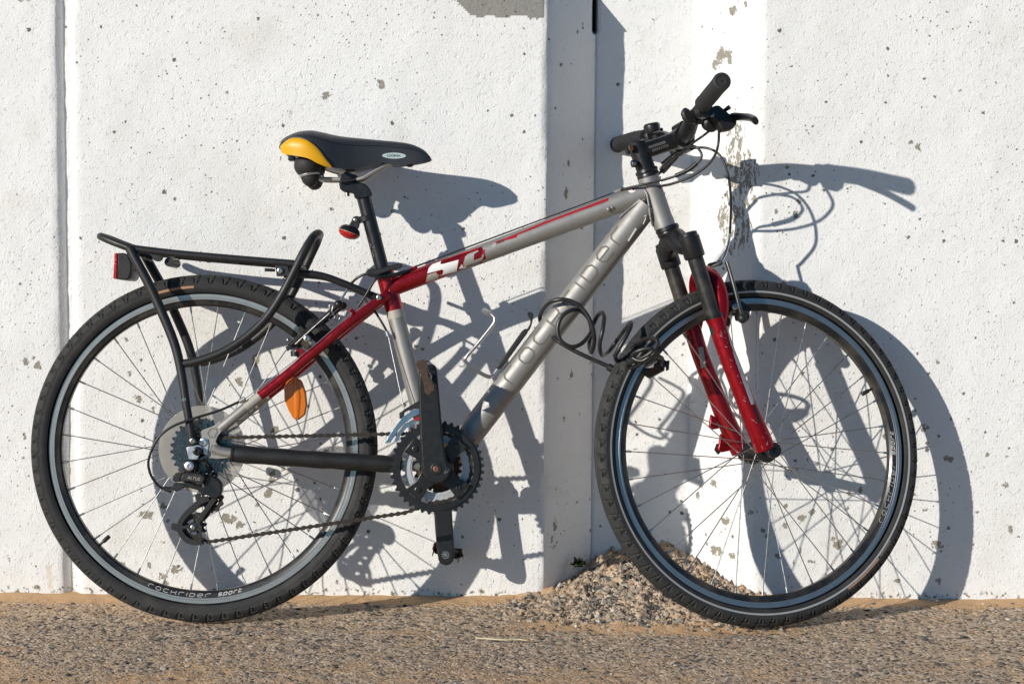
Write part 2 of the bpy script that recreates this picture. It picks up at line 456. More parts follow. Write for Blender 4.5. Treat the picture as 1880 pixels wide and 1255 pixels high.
# ------------------------------------------------------------------ the wall
REC_D, WALL_TOP = 0.1546, 1.216
PROFILE = [(-30, 0), (-1.4, 0), (-0.9010, 0), (-0.8895, 0.016), (-0.8775, 0.016), (-0.8665, 0), (0.0665, 0), (0.168, REC_D), (0.3685, REC_D), (0.487, 0), (1.4, 0), (30, 0)]
def make_wall():
    cols = []
    for k in range(len(PROFILE) - 1):
        a, b = np.array(PROFILE[k]), np.array(PROFILE[k + 1])
        L = np.linalg.norm(b - a)
        n = 14 if L > 10 else max(2, int(round(L / (0.0042 if L > 0.05 else 0.0016))))
        for t in range(n): cols.append(a + (b - a) * t / n)
    cols.append(np.array(PROFILE[-1]))
    cols = np.array(cols)
    zs = np.concatenate([[-0.4, -0.1], np.arange(-0.03, WALL_TOP, 0.0042), [WALL_TOP]])
    nu, nv = len(cols), len(zs)
    X = np.repeat(cols[:, 0][:, None], nv, 1); Y = np.repeat(cols[:, 1][:, None], nv, 1); Z = np.repeat(zs[None], nu, 0)
    near = (np.abs(X) < 1.6)
    Y = Y + near * ((fbm(X * 3 + 9, Z * 3, 3) - 0.5) * 0.007 + (fbm(X * 16, Z * 16, 9) - 0.5) * 0.0030)
    for (ex, ey), amp in (((-0.9010, 0), .003), ((-0.8665, 0), .0008), ((0.0665, 0), .0045), ((0.487, 0), .004)):       # worn arrises
        w = np.exp(-((X - ex) / 0.006) ** 2) * (Y < 0.02)
        Y = Y + w * (0.0015 + amp * np.clip(fbm(Z * 14, Z * 0 + ex, 21, 5, 0.65) - 0.42, 0, 1) * 3.2)
        X = X + w * (fbm(Z * 10, Z * 0 + ex + 5, 25, 4, 0.6) - 0.5) * 0.006
    gap = np.exp(-((X - 0.1655) / 0.0052) ** 4) * (Y > 0.05) * np.clip((Z - 1.128 - 0.01 * fbm(X * 60, Z * 60, 5)) / 0.01, 0, 1)
    Y = Y + gap * 0.06
    crack = np.exp(-((X - 0.1680 - 0.004 * (fbm(Z * 22, Z * 0, 41, 4) - 0.5)) / 0.0022) ** 2) * (Y > 0.1) * near
    Y = Y + crack * 0.004
    chip = np.zeros_like(X); patch = np.zeros_like(X); rust = np.zeros_like(X); flake = np.zeros_like(X); splash = np.zeros_like(X)
    def blob(field, u, v, ru, rv, y, amp=1.0, soft=1.0):
        c = W(u, v, y)
        s = (y + CAM_D) / FPX
        yy = 0.05
        slope = 0.62 if y > 0.005 and y < REC_D - 0.005 else 1.0
        d = np.sqrt(((X - c.x) / (ru * s)) ** 2 + ((Z - c.z) / (rv * s)) ** 2)
        np.maximum(field, amp * np.clip(1.45 - 0.72 * d * soft, 0, 1), out=field)
    chips = [(598, 175, 9, 7), (700, 155, 8, 10), (48, 663, 6, 8), (70, 671, 7, 9), (62, 657, 4, 5), (45, 800, 4, 7), (268, 945, 14, 9), (300, 928, 6, 8), (308, 955, 4, 4),
             (253, 732, 9, 7), (282, 752, 4, 6), (418, 952, 16, 9), (440, 962, 10, 8), (404, 925, 5, 4), (492, 905, 8, 10), (500, 872, 6, 12), (520, 860, 5, 9), (497, 885, 4, 4),
             (470, 660, 8, 12), (505, 790, 8, 8), (520, 705, 6, 12), (232, 625, 4, 5), (237, 685, 5, 5), (440, 700, 7, 10), (418, 770, 7, 6), (227, 1035, 6, 6), (300, 1055, 8, 7), (325, 1045, 12, 8), (305, 1070, 6, 5),
             (418, 170, 3, 4), (775, 640, 5, 4), (1445, 308, 4, 4), (1460, 393, 5, 10), (1440, 520, 7, 6), (1425, 388, 4, 5), (1672, 262, 5, 5), (1686, 270, 6, 7), (1467, 368, 7, 5),
             (1737, 842, 6, 8), (1700, 783, 9, 5), (1695, 785, 6, 9), (1722, 665, 5, 4), (1737, 22, 4, 3), (1718, 1000, 10, 8), (1540, 1000, 9, 10), (1530, 990, 6, 6), (1855, 972, 5, 7), (1795, 940, 4, 4), (1490, 940, 8, 6), (1472, 950, 9, 7), (1442, 928, 5, 5), (1470, 1010, 4, 6),
             (1490, 1030, 7, 4), (1427, 1020, 6, 5), (1560, 905, 5, 6), (1580, 900, 4, 7), (1400, 972, 5, 6), (1408, 985, 4, 5), (1625, 800, 6, 8), (1745, 843, 5, 6), (1610, 665, 5, 4)]
    rc = random.Random(21)
    for k in range(110):
        lo_ = rc.random() < 0.82
        u = rc.uniform(-40, 1000) if rc.random() < 0.55 else rc.uniform(1400, 1900); v = 1080 - 260 * rc.random() ** 1.6 if lo_ else rc.uniform(20, 1000)
        s_ = 1.5 + 4.5 * rc.random() ** 3
        chips.append((u, v, s_ * rc.uniform(.7, 1.5), s_ * rc.uniform(.7, 1.5)))
    for u, v, a, b in chips: blob(chip, u, v, a, b, 0.0, 0.62)
    for u, v, a, b in [(1018, 960, 4, 17), (1012, 985, 3, 8), (1040, 355, 4, 12), (1050, 690, 3, 10), (1018, 1000, 4, 6), (1052, 560, 3, 5), (1044, 300, 3, 8), (1020, 200, 3, 5), (1030, 120, 3, 4), (1062, 55, 3, 6), (1072, 48, 3, 3), (1035, 770, 3, 6), (1060, 930, 4, 3), (1025, 600, 2, 5), (1070, 420, 3, 4)]: blob(chip, u, v, a, b, 0.05, 0.6)
    for u, v, a, b in [(1285, 50, 5, 4), (1176, 700, 4, 4), (1210, 820, 4, 5), (1165, 825, 4, 4), (1203, 755, 3, 4)]: blob(chip, u, v, a, b, REC_D, 0.55)
    for u, v, a, b in [(1312, 890, 6, 9), (1286, 920, 4, 9), (1331, 955, 8, 8), (1318, 1013, 12, 9), (1342, 1016, 6, 8), (1294, 1050, 14, 12), (1312, 1052, 5, 4), (1345, 20, 7, 8), (1326, 100, 9, 14), (1316, 118, 7, 10), (1340, 105, 5, 16), (1365, 10, 3, 6), (1372, 930, 5, 5)]: blob(chip, u, v, a, b, 0.07, 0.62)
    for u, v, a, b in [(1352, 255, 16, 60), (1362, 330, 22, 45), (1340, 400, 14, 25), (1352, 420, 18, 40), (1362, 190, 14, 30), (1370, 130, 12, 40), (1345, 480, 18, 30), (1360, 560, 12, 40), (1362, 700, 12, 60)]: blob(flake, u, v, a, b, 0.035, 0.28 if v < 200 else (0.50 if v < 300 else (0.72 if v < 440 else 0.34)))
    for u, v, a, b in [(1364, 318, 12, 26), (1352, 390, 8, 20), (1332, 395, 6, 16), (1356, 245, 5, 20)]: blob(chip, u, v, a, b, 0.035, 0.48)
    cz = W(920, 0).z
    bx0, bx1 = W(838, 10).x, W(999, 10).x
    lowz = W(920, 28).z - (X - bx0) * 0.03 + (fbm(X * 60, X * 0, 77, 4) - 0.5) * 0.02
    patch = ((X > bx0 + (cz - Z) * 0.9) & (X < bx1 - 0.002 * 0) & (Z > lowz) & (Y < 0.02)).astype(float)
    blob(chip, 40, -3, 9, 6, 0.0, 0.62); blob(chip, 52, -4, 9, 7, 0.0, 0.62)
    for u, v, a, b, y in [(90, 1050, 3, 12, 0), (92, 1068, 3, 10, 0), (60, 240, 12, 20, 0)]: blob(rust, u, v, a, b, y, 0.8 if v > 500 else 0.14)
    splash = np.clip(1 - (Z - 0.012) / 0.035, 0, 1) * 0.57 * near
    for u, v, a, b in [(1000, 870, 90, 25), (930, 895, 25, 12), (460, 640, 50, 30), (1700, 640, 90, 60), (1500, 900, 80, 50), (300, 900, 60, 50), (200, 850, 30, 30), (1770, 1020, 80, 50)]: blob(splash, u, v, a, b, 0, 0.36)
    gap_dark = gap
    attrs = dict(tone=fbm(X * 3, Z * 3, 71, 5), grime=np.clip(fbm(X * 8, Z * 8, 81, 5, 0.6) - 0.56, 0, 1) * 1.6, pitty=np.clip((fbm(X * 6, Z * 6, 91) - 0.40) * 4, 0.15, 0.85), chip=chip, patch=patch, rust=rust, flake=flake, gap_dark=gap_dark, splash=splash)
    V = np.stack([X, Y, Z], -1).reshape(-1, 3)
    front = grid_mesh('concrete_face', V, nu, nv, MAT['wall'], attrs)
    root = empty('concrete_wall')
    front.parent = root
    m = MB()                                                   # the wall's body behind the cast face
    n = len(PROFILE)
    top = [(x, y, WALL_TOP) for x, y in PROFILE] + [(x, 0.45, WALL_TOP) for x, _ in PROFILE]
    m.add(top, [(i, i + 1, n + i + 1, n + i) for i in range(n - 1)])
    m.add([(-30, 0.45, -0.4), (30, 0.45, -0.4), (30, 0.45, WALL_TOP), (-30, 0.45, WALL_TOP)], [(0, 1, 2, 3)])
    m.build('wall_body', MAT['wall'], root, smooth=False)
    tag(root, 'long white painted concrete wall with a tapered vertical recess behind the bicycle', 'wall')
make_wall()

# ------------------------------------------------------------------ the ground
def mound(X, Y):
    cx = 0.280
    inside = np.clip((Y + 0.27) / 0.42, 0, 1)
    w = np.exp(-((X - cx) / (0.13 + 0.12 * (1 - inside))) ** 2)
    prof = 0.071 * inside ** 1.25
    return prof * np.clip(w * 1.08, 0, 1)
def ground_z(X, Y):
    z = mound(X, Y)
    near = np.exp(-np.clip(-Y, 0, 9) / 0.05)
    z = z + 0.009 * near + (fbm(X * 5, Y * 5, 61) - 0.5) * 0.006
    return z - 0.0045 - np.clip(-Y - 0.3, 0, 50) * 0.0
def make_ground():
    def axis(lo, hi, step, far):
        c = np.arange(lo, hi, step)
        g_ = step * 1.6 * np.cumprod(np.full(34, 1.32))
        return np.concatenate([(lo - np.cumsum(g_))[::-1], c, hi + np.cumsum(g_)])
    xs = axis(-1.2, 1.2, 0.0042, 80); ys = axis(-0.82, 0.17, 0.0038, 80)
    X, Y = np.meshgrid(xs, ys, indexing='ij')
    near = ((np.abs(X) < 1.35) & (Y > -1.0) & (Y < 0.2)).astype(float)
    m = np.clip(mound(X, Y) / 0.02, 0, 1)
    rough = (fbm(X * 85, Y * 85, 31, 3, 0.6) - 0.5)
    sand = np.clip(1.15 - (-Y) / 0.060, 0, 1) * (1 - m * 0.85) - 0.12 * m
    sand = sand + 0.55 * np.exp(-((Y + 0.255 + 0.02 * (fbm(X * 6, Y * 0, 3) - .5)) / 0.03) ** 2) * np.exp(-((X - 0.29) / 0.24) ** 4)
    sand = sand + 0.42 * np.exp(-((X - 0.07) / 0.06) ** 2 - ((Y + 0.21) / 0.04) ** 2)
    sand = sand + 0.10 * np.clip((-Y - 0.38) / 0.3, 0, 1) + 0.10 * np.clip((-X - 0.2) / 0.6, 0, 1) * np.clip((-Y - 0.3) / 0.3, 0, 1) + 0.20 + 0.6 * (fbm(X * 11, Y * 11, 88, 5, 0.6) - 0.5)
    Z = ground_z(X, Y) + near * rough * (0.006 + 0.034 * m) * np.clip(1.15 - sand * 0.9, 0.15, 1)
    Z = Z + near * (fbm(X * 28, Y * 28, 35, 3) - 0.5) * (0.004 + 0.03 * m)
    Z = np.where((Y > 0.165) | (np.abs(X) > 1.35) | (Y < -1.0), np.minimum(Z, -0.004), Z)
    o = grid_mesh('ground', np.stack([X, Y, Z], -1).reshape(-1, 3), len(xs), len(ys), MAT['ground'], dict(sand=np.clip(sand, 0, 1.4)))
    o['kind'] = 'structure'
make_ground()
def scatter(name, n, region, size, tints, flat, seed, sink=0.35, label=None, cat='stones'):
    r = np.random.default_rng(seed)
    ico = bmesh.new(); bmesh.ops.create_icosphere(ico, subdivisions=1, radius=1.0)
    bv = np.array([v.co[:] for v in ico.verts]); bf = np.array([[v.index for v in f.verts] for f in ico.faces]); ico.free()
    pts = []
    while len(pts) < n:
        x, y = r.uniform(region[0], region[1]), r.uniform(region[2], region[3])
        if region[4](x, y, r): pts.append((x, y))
    pts = np.array(pts); V, F, T = [], [], []
    z = ground_z(pts[:, 0], pts[:, 1])
    for k in range(n):
        s = size[0] + (size[1] - size[0]) * r.random() ** 4.4
        a = r.uniform(0, 6.283)
        sh = bv * (1 + r.uniform(-0.38, 0.38, (len(bv), 1))) * np.array([s * r.uniform(0.8, 1.3), s * r.uniform(0.6, 1.0), s * flat * r.uniform(0.7, 1.2)])
        tx, ty = r.normal(0, 0.25, 2)
        sh = np.stack([sh[:, 0] * math.cos(a) - sh[:, 1] * math.sin(a), sh[:, 0] * math.sin(a) + sh[:, 1] * math.cos(a), sh[:, 2] + tx * sh[:, 0] * 0.5 + ty * sh[:, 1] * 0.5], -1)
        V.append(sh + np.array([pts[k, 0], pts[k, 1], z[k] + s * flat * (1 - 2 * sink)]))
        F.append(bf + k * len(bv))
        t = np.array(tints[int(r.integers(len(tints)))]) * r.uniform(0.75, 1.2)
        T.append(np.repeat(np.append(np.clip(t, 0, 1), 1.0)[None], len(bv), 0))
    V, F, T = np.concatenate(V), np.concatenate(F), np.concatenate(T)
    me = bpy.data.meshes.new(name); me.from_pydata(V.tolist(), [], F.tolist())
    at = me.attributes.new('tint', 'FLOAT_COLOR', 'POINT'); at.data.foreach_set('color', T.astype(np.float32).ravel())
    me.materials.append(MAT['stone'])
    o = bpy.data.objects.new(name, me); COL.objects.link(o)
    o['kind'] = 'stuff'; o['label'] = label; o['category'] = cat
    return o
DARK = [(0.06, 0.066, 0.068), (0.09, 0.095, 0.095), (0.14, 0.14, 0.135), (0.2, 0.185, 0.165)]
PALE = [(0.50, 0.42, 0.33), (0.58, 0.51, 0.42), (0.44, 0.37, 0.29), (0.66, 0.59, 0.49), (0.3, 0.28, 0.25), (0.16, 0.165, 0.16)]
RUB = [(0.54, 0.43, 0.32), (0.48, 0.385, 0.29), (0.60, 0.49, 0.375), (0.42, 0.335, 0.25), (0.50, 0.405, 0.31), (0.30, 0.265, 0.22), (0.62, 0.55, 0.45), (0.17, 0.17, 0.165), (0.10, 0.105, 0.105), (0.44, 0.30, 0.18)]
clear = lambda x, y: y < -0.005 or (0.075 + max(0, y) * 0.66 < x < 0.478 - max(0, y) * 0.77)
scatter('aggregate', 6500, (-1.1, 1.1, -0.72, -0.03, lambda x, y, r: r.random() < 0.25 + 0.75 * min(1, -y / 0.12)), (0.0012, 0.0066), DARK + DARK[2:] + PALE[:2], 0.30, 5, 0.42, 'dark and pale stone chips set in the worn asphalt', 'aggregate')
scatter('rubble', 5200, (0.0, 0.52, -0.27, 0.15, lambda x, y, r: clear(x, y) and r.random() < mound(np.array(x), np.array(y)) / 0.03 + 0.12), (0.0012, 0.0088), RUB, 0.75, 6, 0.54, 'heap of pale rubble and grit spilling from the wall recess', 'rubble')

# ================================================================== the bicycle
BIKE = empty('bicycle', mtx=M_BIKE)
tag(BIKE, 'silver and red mountain bicycle leaning on the white wall with rack and yellow-backed saddle', 'bicycle')
PI = math.pi
def zp(pts, ox, oy, sc): return [(ox + a / sc, oy + b / sc) for a, b in pts]
def ribbon(pts, w, step=0.0025, closed=False):                 # flat stroke in the (x, z) plane
    P = [Vector((p[0], p[1])) for p in pts]
    if closed: P.append(P[0])
    Q = [P[0]]
    for a, b in zip(P, P[1:]):
        n = max(1, int((b - a).length / step))
        Q += [a + (b - a) * (k / n) for k in range(1, n + 1)]
    vs, fs = [], []
    for i, q in enumerate(Q):
        a = Q[max(0, i - 1)]; b = Q[min(len(Q) - 1, i + 1)]
        if closed and i in (0, len(Q) - 1): a, b = Q[-2], Q[1]
        d = (b - a).normalized() if (b - a).length > 1e-9 else Vector((1, 0))
        n = Vector((-d.y, d.x)) * w / 2
        vs += [q + n, q - n]
    fs = [(2 * i, 2 * i + 1, 2 * i + 3, 2 * i + 2) for i in range(len(Q) - 1)]
    return vs, fs
LET = {
 'r': [[(0, 0), (0, .75), (.2, 1), (.95, 1)]], 'o': [[(.25, 0), (.8, 0), (1, .25), (1, .75), (.8, 1), (.25, 1), (0, .75), (0, .25), (.25, 0)]],
 'c': [[(1, 1), (.25, 1), (0, .75), (0, .25), (.25, 0), (1, 0)]], 'k': [[(0, 0), (0, 1)], [(0, .5), (.85, .5), (1, .3), (1, 0)], [(.85, .5), (1, .7), (1, 1)]],
 'i': [[(0, 0), (0, 1)]], 'd': [[(0, 0), (0, 1), (.75, 1), (1, .75), (1, .25), (.75, 0), (0, 0)]],
 'e': [[(1, 0), (.25, 0), (0, .25), (0, .75), (.25, 1), (.75, 1), (1, .75), (1, .5), (0, .5)]],
 's': [[(1, 1), (0, 1), (0, .55), (1, .45), (1, 0), (0, 0)]], 'p': [[(0, -.35), (0, 1), (1, 1), (1, .1), (0, .1)]], 't': [[(0, 1.3), (0, .1), (.9, .1)], [(0, .9), (.8, .9)]],
}
def word(txt, h, w, gap, sw, iw=0.0):                          # strokes of a word: flat verts and faces, x along, y up
    x = 0; vs, fs = [], []
    for ch in txt:
        if ch == ' ': x += w; continue
        cw = iw if ch == 'i' else w
        for st in LET[ch]:
            v, f = ribbon([(x + a * cw, b * h) for a, b in st], sw, step=h * 0.16)
            o = len(vs); vs += v; fs += [tuple(i + o for i in q) for q in f]
        x += cw + gap
    return vs, fs, x - gap
def bvh_of(o):
    from mathutils.bvhtree import BVHTree
    return BVHTree.FromPolygons([v.co for v in o.data.vertices], [tuple(p.vertices) for p in o.data.polygons])
def decal(name, target, vs, fs, mat, lift=0.0005, kind=None):   # lay flat print on the near side of a part
    t = bvh_of(target); out = []
    for p in vs:
        h = t.ray_cast(Vector((p[0], -1, p[1])), Vector((0, 1, 0)))
        if h[0] is None:
            h = t.find_nearest(Vector((p[0], -0.05, p[1])))
        n = h[1] if h[1].y < 0 else -h[1]
        out.append(h[0] + n * lift)
    m = MB(); m.add(out, fs)
    return m.build(name, mat, target)
def place2d(vs, o, ux, uz):                                     # put word strokes at o with directions ux (along) and uz (up)
    return [(o[0] + p[0] * ux[0] + p[1] * uz[0], o[1] + p[0] * ux[1] + p[1] * uz[1]) for p in vs]
def poly_px(px, y, f=None):
    P = [(f or B)(u, v, y) for u, v in px]
    return [(p.x, p.z) for p in P]
def fill(poly, step=0.004):                                     # triangulate and refine a flat outline
    bm = bmesh.new()
    es = [bm.verts.new((a, b, 0)) for a, b in poly]
    bm.faces.new(es)
    bmesh.ops.triangulate(bm, faces=bm.faces)
    for _ in range(3):
        long = [e for e in bm.edges if e.calc_length() > step]
        if not long: break
        bmesh.ops.subdivide_edges(bm, edges=long, cuts=1)
        bmesh.ops.triangulate(bm, faces=bm.faces)
    bm.verts.index_update()
    vs = [(v.co.x, v.co.y) for v in bm.verts]; fs = [tuple(v.index for v in f.verts) for f in bm.faces]
    bm.free()
    return vs, fs
def font_mesh(txt, size, shear=0.0):
    cu = bpy.data.curves.new('t', 'FONT'); cu.body = txt; cu.size = size; cu.shear = shear
    o = bpy.data.objects.new('t', cu); COL.objects.link(o)
    bpy.context.view_layer.update()
    me = bpy.data.meshes.new_from_object(o.evaluated_get(bpy.context.evaluated_depsgraph_get()))
    vs = [(v.co.x, v.co.y) for v in me.vertices]; fs = [tuple(p.vertices) for p in me.polygons]
    bpy.data.objects.remove(o); bpy.data.curves.remove(cu); bpy.data.meshes.remove(me)
    return vs, fs
def bolt(m, c, r=0.004, h=0.003, axis=(0, -1, 0)):
    return m.lathe([(0, r), (h * 0.8, r), (h, r * 0.8), (h, r * 0.45), (h * 0.45, r * 0.42), (h * 0.4, 0.0001)], c, axis, 14)

# ---- wheels
def tyre_mesh():
    pitch, per, npf = 72, 14, 40
    na = pitch * per
    vs, fs = [], []
    phis = np.radians(np.linspace(-128, 128, npf))
    for i in range(na):
        a = 2 * PI * i / na
        for j, ph in enumerate(phis):
            d = abs(math.degrees(ph)); s = 1 if ph > 0 else -1
            r = 0.0205
            p = ((i / per) + (0.5 if s > 0 else 0.0)) % 1.0
            if d < 82:
                r += 0.0010 * min(1, (82 - d) / 3)
                if d > 20:
                    k = (d - 20) / 60
                    for c0, lo, hi, w in ((0.26 + 0.20 * k * k, 20, 80, 0.06), (0.70 - 0.12 * k, 46, 72, 0.055)):
                        if lo < d < hi:
                            q = abs((p - c0 + 0.5) % 1 - 0.5)
                            if q < w: r -= 0.0023
                    if 44 < d < 50 and 0.36 < p < 0.74: r -= 0.0024
                elif 8 < d < 12: r -= 0.0018
            elif 88 < d < 91 or 104 < d < 107: r -= 0.0004
            rr = 0.3089 + r * math.cos(ph)
            vs.append((rr * math.cos(a), r * 1.05 * math.sin(ph), rr * math.sin(a)))
    for i in range(na):
        k = (i + 1) % na
        for j in range(npf - 1):
            fs.append((i * npf + j, k * npf + j, k * npf + j + 1, i * npf + j + 1))
    return vs, fs
TV, TF = tyre_mesh()
def band(phi0, phi1, a0, a1, n, lift=0.0004, side=-1):           # a printed strip on the tyre's near wall
    vs, fs = [], []
    for i in range(n + 1):
        a = a0 + (a1 - a0) * i / n
        for k in range(4):
            ph = math.radians(phi0 + (phi1 - phi0) * k / 3); r = 0.0205 + lift
            rr = 0.3089 + r * math.cos(ph)
            vs.append((rr * math.cos(a), side * r * 1.05 * math.sin(ph), rr * math.sin(a)))
    for i in range(n):
        for k in range(3): fs.append((i * 4 + k, i * 4 + k + 1, i * 4 + k + 5, i * 4 + k + 4))
    return vs, fs
def tyre_words(txt, phi, a0, h, w):                              # small print on the tyre wall
    vs, fs, L = word(txt, h, w, w * 0.45, w * 0.3)
    out = []
    for p in vs:
        ph = math.radians(phi) - p[1] / 0.0205; r = 0.0205 + 0.0006
        rr = 0.3089 + r * math.cos(ph); a = a0 - p[0] / rr
        out.append((rr * math.cos(a), -r * 1.05 * math.sin(ph), rr * math.sin(a)))
    return out, fs
RIM_PROF = [(-0.0112, 0.2962), (-0.0118, 0.2945), (-0.0114, 0.2828), (-0.0106, 0.2815), (-0.0098, 0.2745), (-0.0062, 0.2708), (0.0062, 0.2708), (0.0098, 0.2745), (0.0106, 0.2815), (0.0114, 0.2828), (0.0118, 0.2945), (0.0112, 0.2962), (0.0085, 0.2962), (0.006, 0.287), (-0.006, 0.287), (-0.0085, 0.2962), (-0.0112, 0.2962)]
def rim_parts():
    m = MB(); m.lathe(RIM_PROF, (0, 0, 0), (0, 1, 0), 160)
    m.f = [f for f in m.f if len(f) == 4]; m.m = [0] * len(m.f)
    t = MB()
    for s in (-1, 1):
        pr = [(s * 0.0117, 0.2832), (s * 0.0123, 0.2836), (s * 0.0124, 0.2868), (s * 0.0122, 0.2871), (s * 0.0124, 0.2874), (s * 0.0126, 0.2935), (s * 0.0120, 0.2941)]
        k = len(t.f); t.lathe(pr, (0, 0, 0), (0, 1, 0), 160)
        t.f = t.f[:k] + [f for f in t.f[k:] if len(f) == 4]; t.m = [0] * len(t.f)
    return m, t
def spoke_mesh(yf, rf, cross, ye):
    m = MB()
    p0 = Vector((rf * math.cos(-cross), yf, rf * math.sin(-cross)))
    p1 = Vector((0.2712, ye, 0.0)); d = (p1 - p0).normalized()
    m.tube([p0, p1], 0.00105, 6)
    m.tube([p1 - d * 0.013, p1 - d * 0.011, p1 + d * 0.002], [0.0012, 0.0021, 0.0021], 7)
    return m
def rim_word(vs, a0, r0):                                        # word on the rim's black inner flank, tops to the hub
    out = []
    for p in vs:
        r = r0 - p[1]; a = a0 + p[0] / r
        k = (r - 0.2745) / 0.007
        out.append((r * math.cos(a), -(0.0100 + 0.0008 * k) - 0.0003, r * math.sin(a)))
    return out
def make_wheel(mtx, phase, rear):
    w = empty('wheel', BIKE, mtx)
    t = MB(); t.add(TV, TF); t.build('tyre', MAT['tyre'], w)
    rb, tr = rim_parts()
    rim = rb.build('rim', MAT['rim_black'], w, angle=30)
    tr.build('brake_track', MAT['track'], w, angle=30)
    fl = (-0.021, 0.034) if rear else (-0.034, 0.034)
    rf = 0.0225 if rear else 0.0185
    h = MB()
    b = 0.013 if rear else 0.0105
    h.lathe([(fl[0] - 0.003, 0.010), (fl[0] - 0.002, rf + 0.003), (fl[0] + 0.001, rf + 0.003), (fl[0] + 0.004, b), (0, b * 0.92), (fl[1] - 0.004, b), (fl[1] - 0.001, rf + 0.003), (fl[1] + 0.002, rf + 0.003), (fl[1] + 0.003, 0.010)], (0, 0, 0), (0, 1, 0), 32)
    ax = 0.066 if rear else 0.050
    h.tube([(0, -ax, 0), (0, ax, 0)], 0.0048, 12)
    h.build('hub', MAT['plastic'] if not rear else MAT['cog'], w)
    kinds = {}
    for n in range(32):
        side = n % 2; lead = (n // 2) % 2
        key = (side, lead)
        cross = math.radians(67.5) * (1 if lead else -1)
        M = Matrix.Rotation(-(phase + n * PI / 16), 4, 'Y')
        yf = fl[side] + (0.0012 if (lead ^ side) else -0.0012)
        if key not in kinds: o = spoke_mesh(yf, rf, cross, -0.002 if side == 0 else 0.002).build('spoke', MAT['spoke'], w); kinds[key] = o; o.matrix_local = M
        else: link_copy(kinds[key], w, M)
    return w, rim
REAR_HUB = Vector((REAR_X, 0, WHEEL_R)); FRONT_HUB = Vector((FRONT_X, 0, WHEEL_R))
rear_w, rear_rim = make_wheel(Matrix.Translation(REAR_HUB), math.radians(118.5), True)
front_w, front_rim = make_wheel(M_STEER @ Matrix.Translation(FRONT_HUB), 0.0, False)
def wheel_print(w, a0, front):
    vs, fs, L = word('rockrider', 0.0062, 0.0092, 0.0058, 0.0009, 0.0)
    m = MB(); m.add(rim_word(vs, a0, 0.2812), fs)
    v2, f2, L2 = word('sport', 0.0052, 0.0058, 0.0040, 0.0016)
    m.add(rim_word([(p[0] + L + 0.0155, p[1] + .0004) for p in v2], a0, 0.2806), f2)
    m.build('rim_lettering', MAT['rim_print'], w)
wheel_print(rear_w, math.radians(-111.6), False)
wheel_print(front_w, math.radians(-28.5), True)
def valve(w, ang):
    d = Vector((math.cos(ang), 0, math.sin(ang)))
    m = MB(); m.tube([d * 0.272, d * 0.262, d * 0.2615, d * 0.2475, d * 0.246], [0.0026, 0.0026, 0.0042, 0.0042, 0.003], 10)
    m.build('valve', MAT['plastic'], w)
valve(rear_w, math.radians(223)); valve(front_w, math.radians(27.5))
v, f = band(95, 105, 0, 2 * PI, 220); m = MB(); m.add(v, f); m.build('reflective_band', MAT['reflective'], front_w)
v, f = band(88, 101, math.radians(93.5), math.radians(107), 14); m = MB(); m.add(v, f); m.build('tyre_label', MAT['orange_label'], rear_w)
v, f = band(84, 93, math.radians(-57), math.radians(-41), 14); m = MB(); m.add(v, f); m.build('tyre_label', MAT['orange_label'], front_w)
v, f = band(84, 92, math.radians(-40), math.radians(-33), 10); m = MB(); m.add(v, f); m.build('tyre_label', MAT['decal_grey'], front_w)
# amber reflector clipped in the rear spokes
m = MB()
pts = zp([(120, 800), (180, 768), (240, 800), (275, 900), (285, 1000), (270, 1080), (215, 1125), (170, 1110), (130, 1040), (98, 960), (96, 860)], 500, 520, 4.482)
m.plate(pts, -0.034, -0.020, lambda u, v, y: B(u, v, y) - REAR_HUB)
amb = m.build('amber_reflector', MAT['amber'], rear_w, bevel=0.003)
m = MB(); c = [B(u, v, -0.0345) - REAR_HUB for u, v in zp([(185, 775), (203, 930), (200, 1105)], 500, 520, 4.482)]
m.tube(c, [0.004, 0.0065, 0.004], 8, 4, flat=0.3, up=(1, 0, 0)); m.build('reflector_rib', MAT['amber'], rear_w)

# ---- rear hub: sprockets and spoke guard
cas = empty('cassette', BIKE, Matrix.Translation(REAR_HUB))
m = MB(); m.lathe([(-0.0265, 0.034), (-0.0275, 0.034), (-0.0285, 0.072), (-0.0275, 0.0815), (-0.0265, 0.0825), (-0.0262, 0.034)], (0, 0, 0), (0, 1, 0), 72)
m.f = [f for f in m.f if len(f) == 4]; m.m = [0] * len(m.f)
m.build('spoke_guard', MAT['disc'], cas)
for k, T in enumerate((28, 24, 21, 19, 17, 15, 13, 11)):
    r = T * 0.0127 / (2 * PI); y = -0.032 - k * 0.0041
    m = MB(); m.ring((0, 0), r, r - 0.0085 if T > 16 else 0.016, y, y - 0.0018, teeth=T, th=0.006)
    if T > 16:
        for q in range(6):
            a = q * PI / 3 + k * 0.3
            m.tube([(0.016 * math.cos(a), y - 0.0009, 0.016 * math.sin(a)), ((r - 0.007) * math.cos(a + .25), y - 0.0009, (r - 0.007) * math.sin(a + .25))], 0.0042, 6, flat=0.22, up=(math.sin(a), 0, -math.cos(a)))
        m.ring((0, 0), 0.021, 0.014, y, y - 0.0018, 24)
    m.build('sprocket', MAT['cog'], cas, smooth=False)
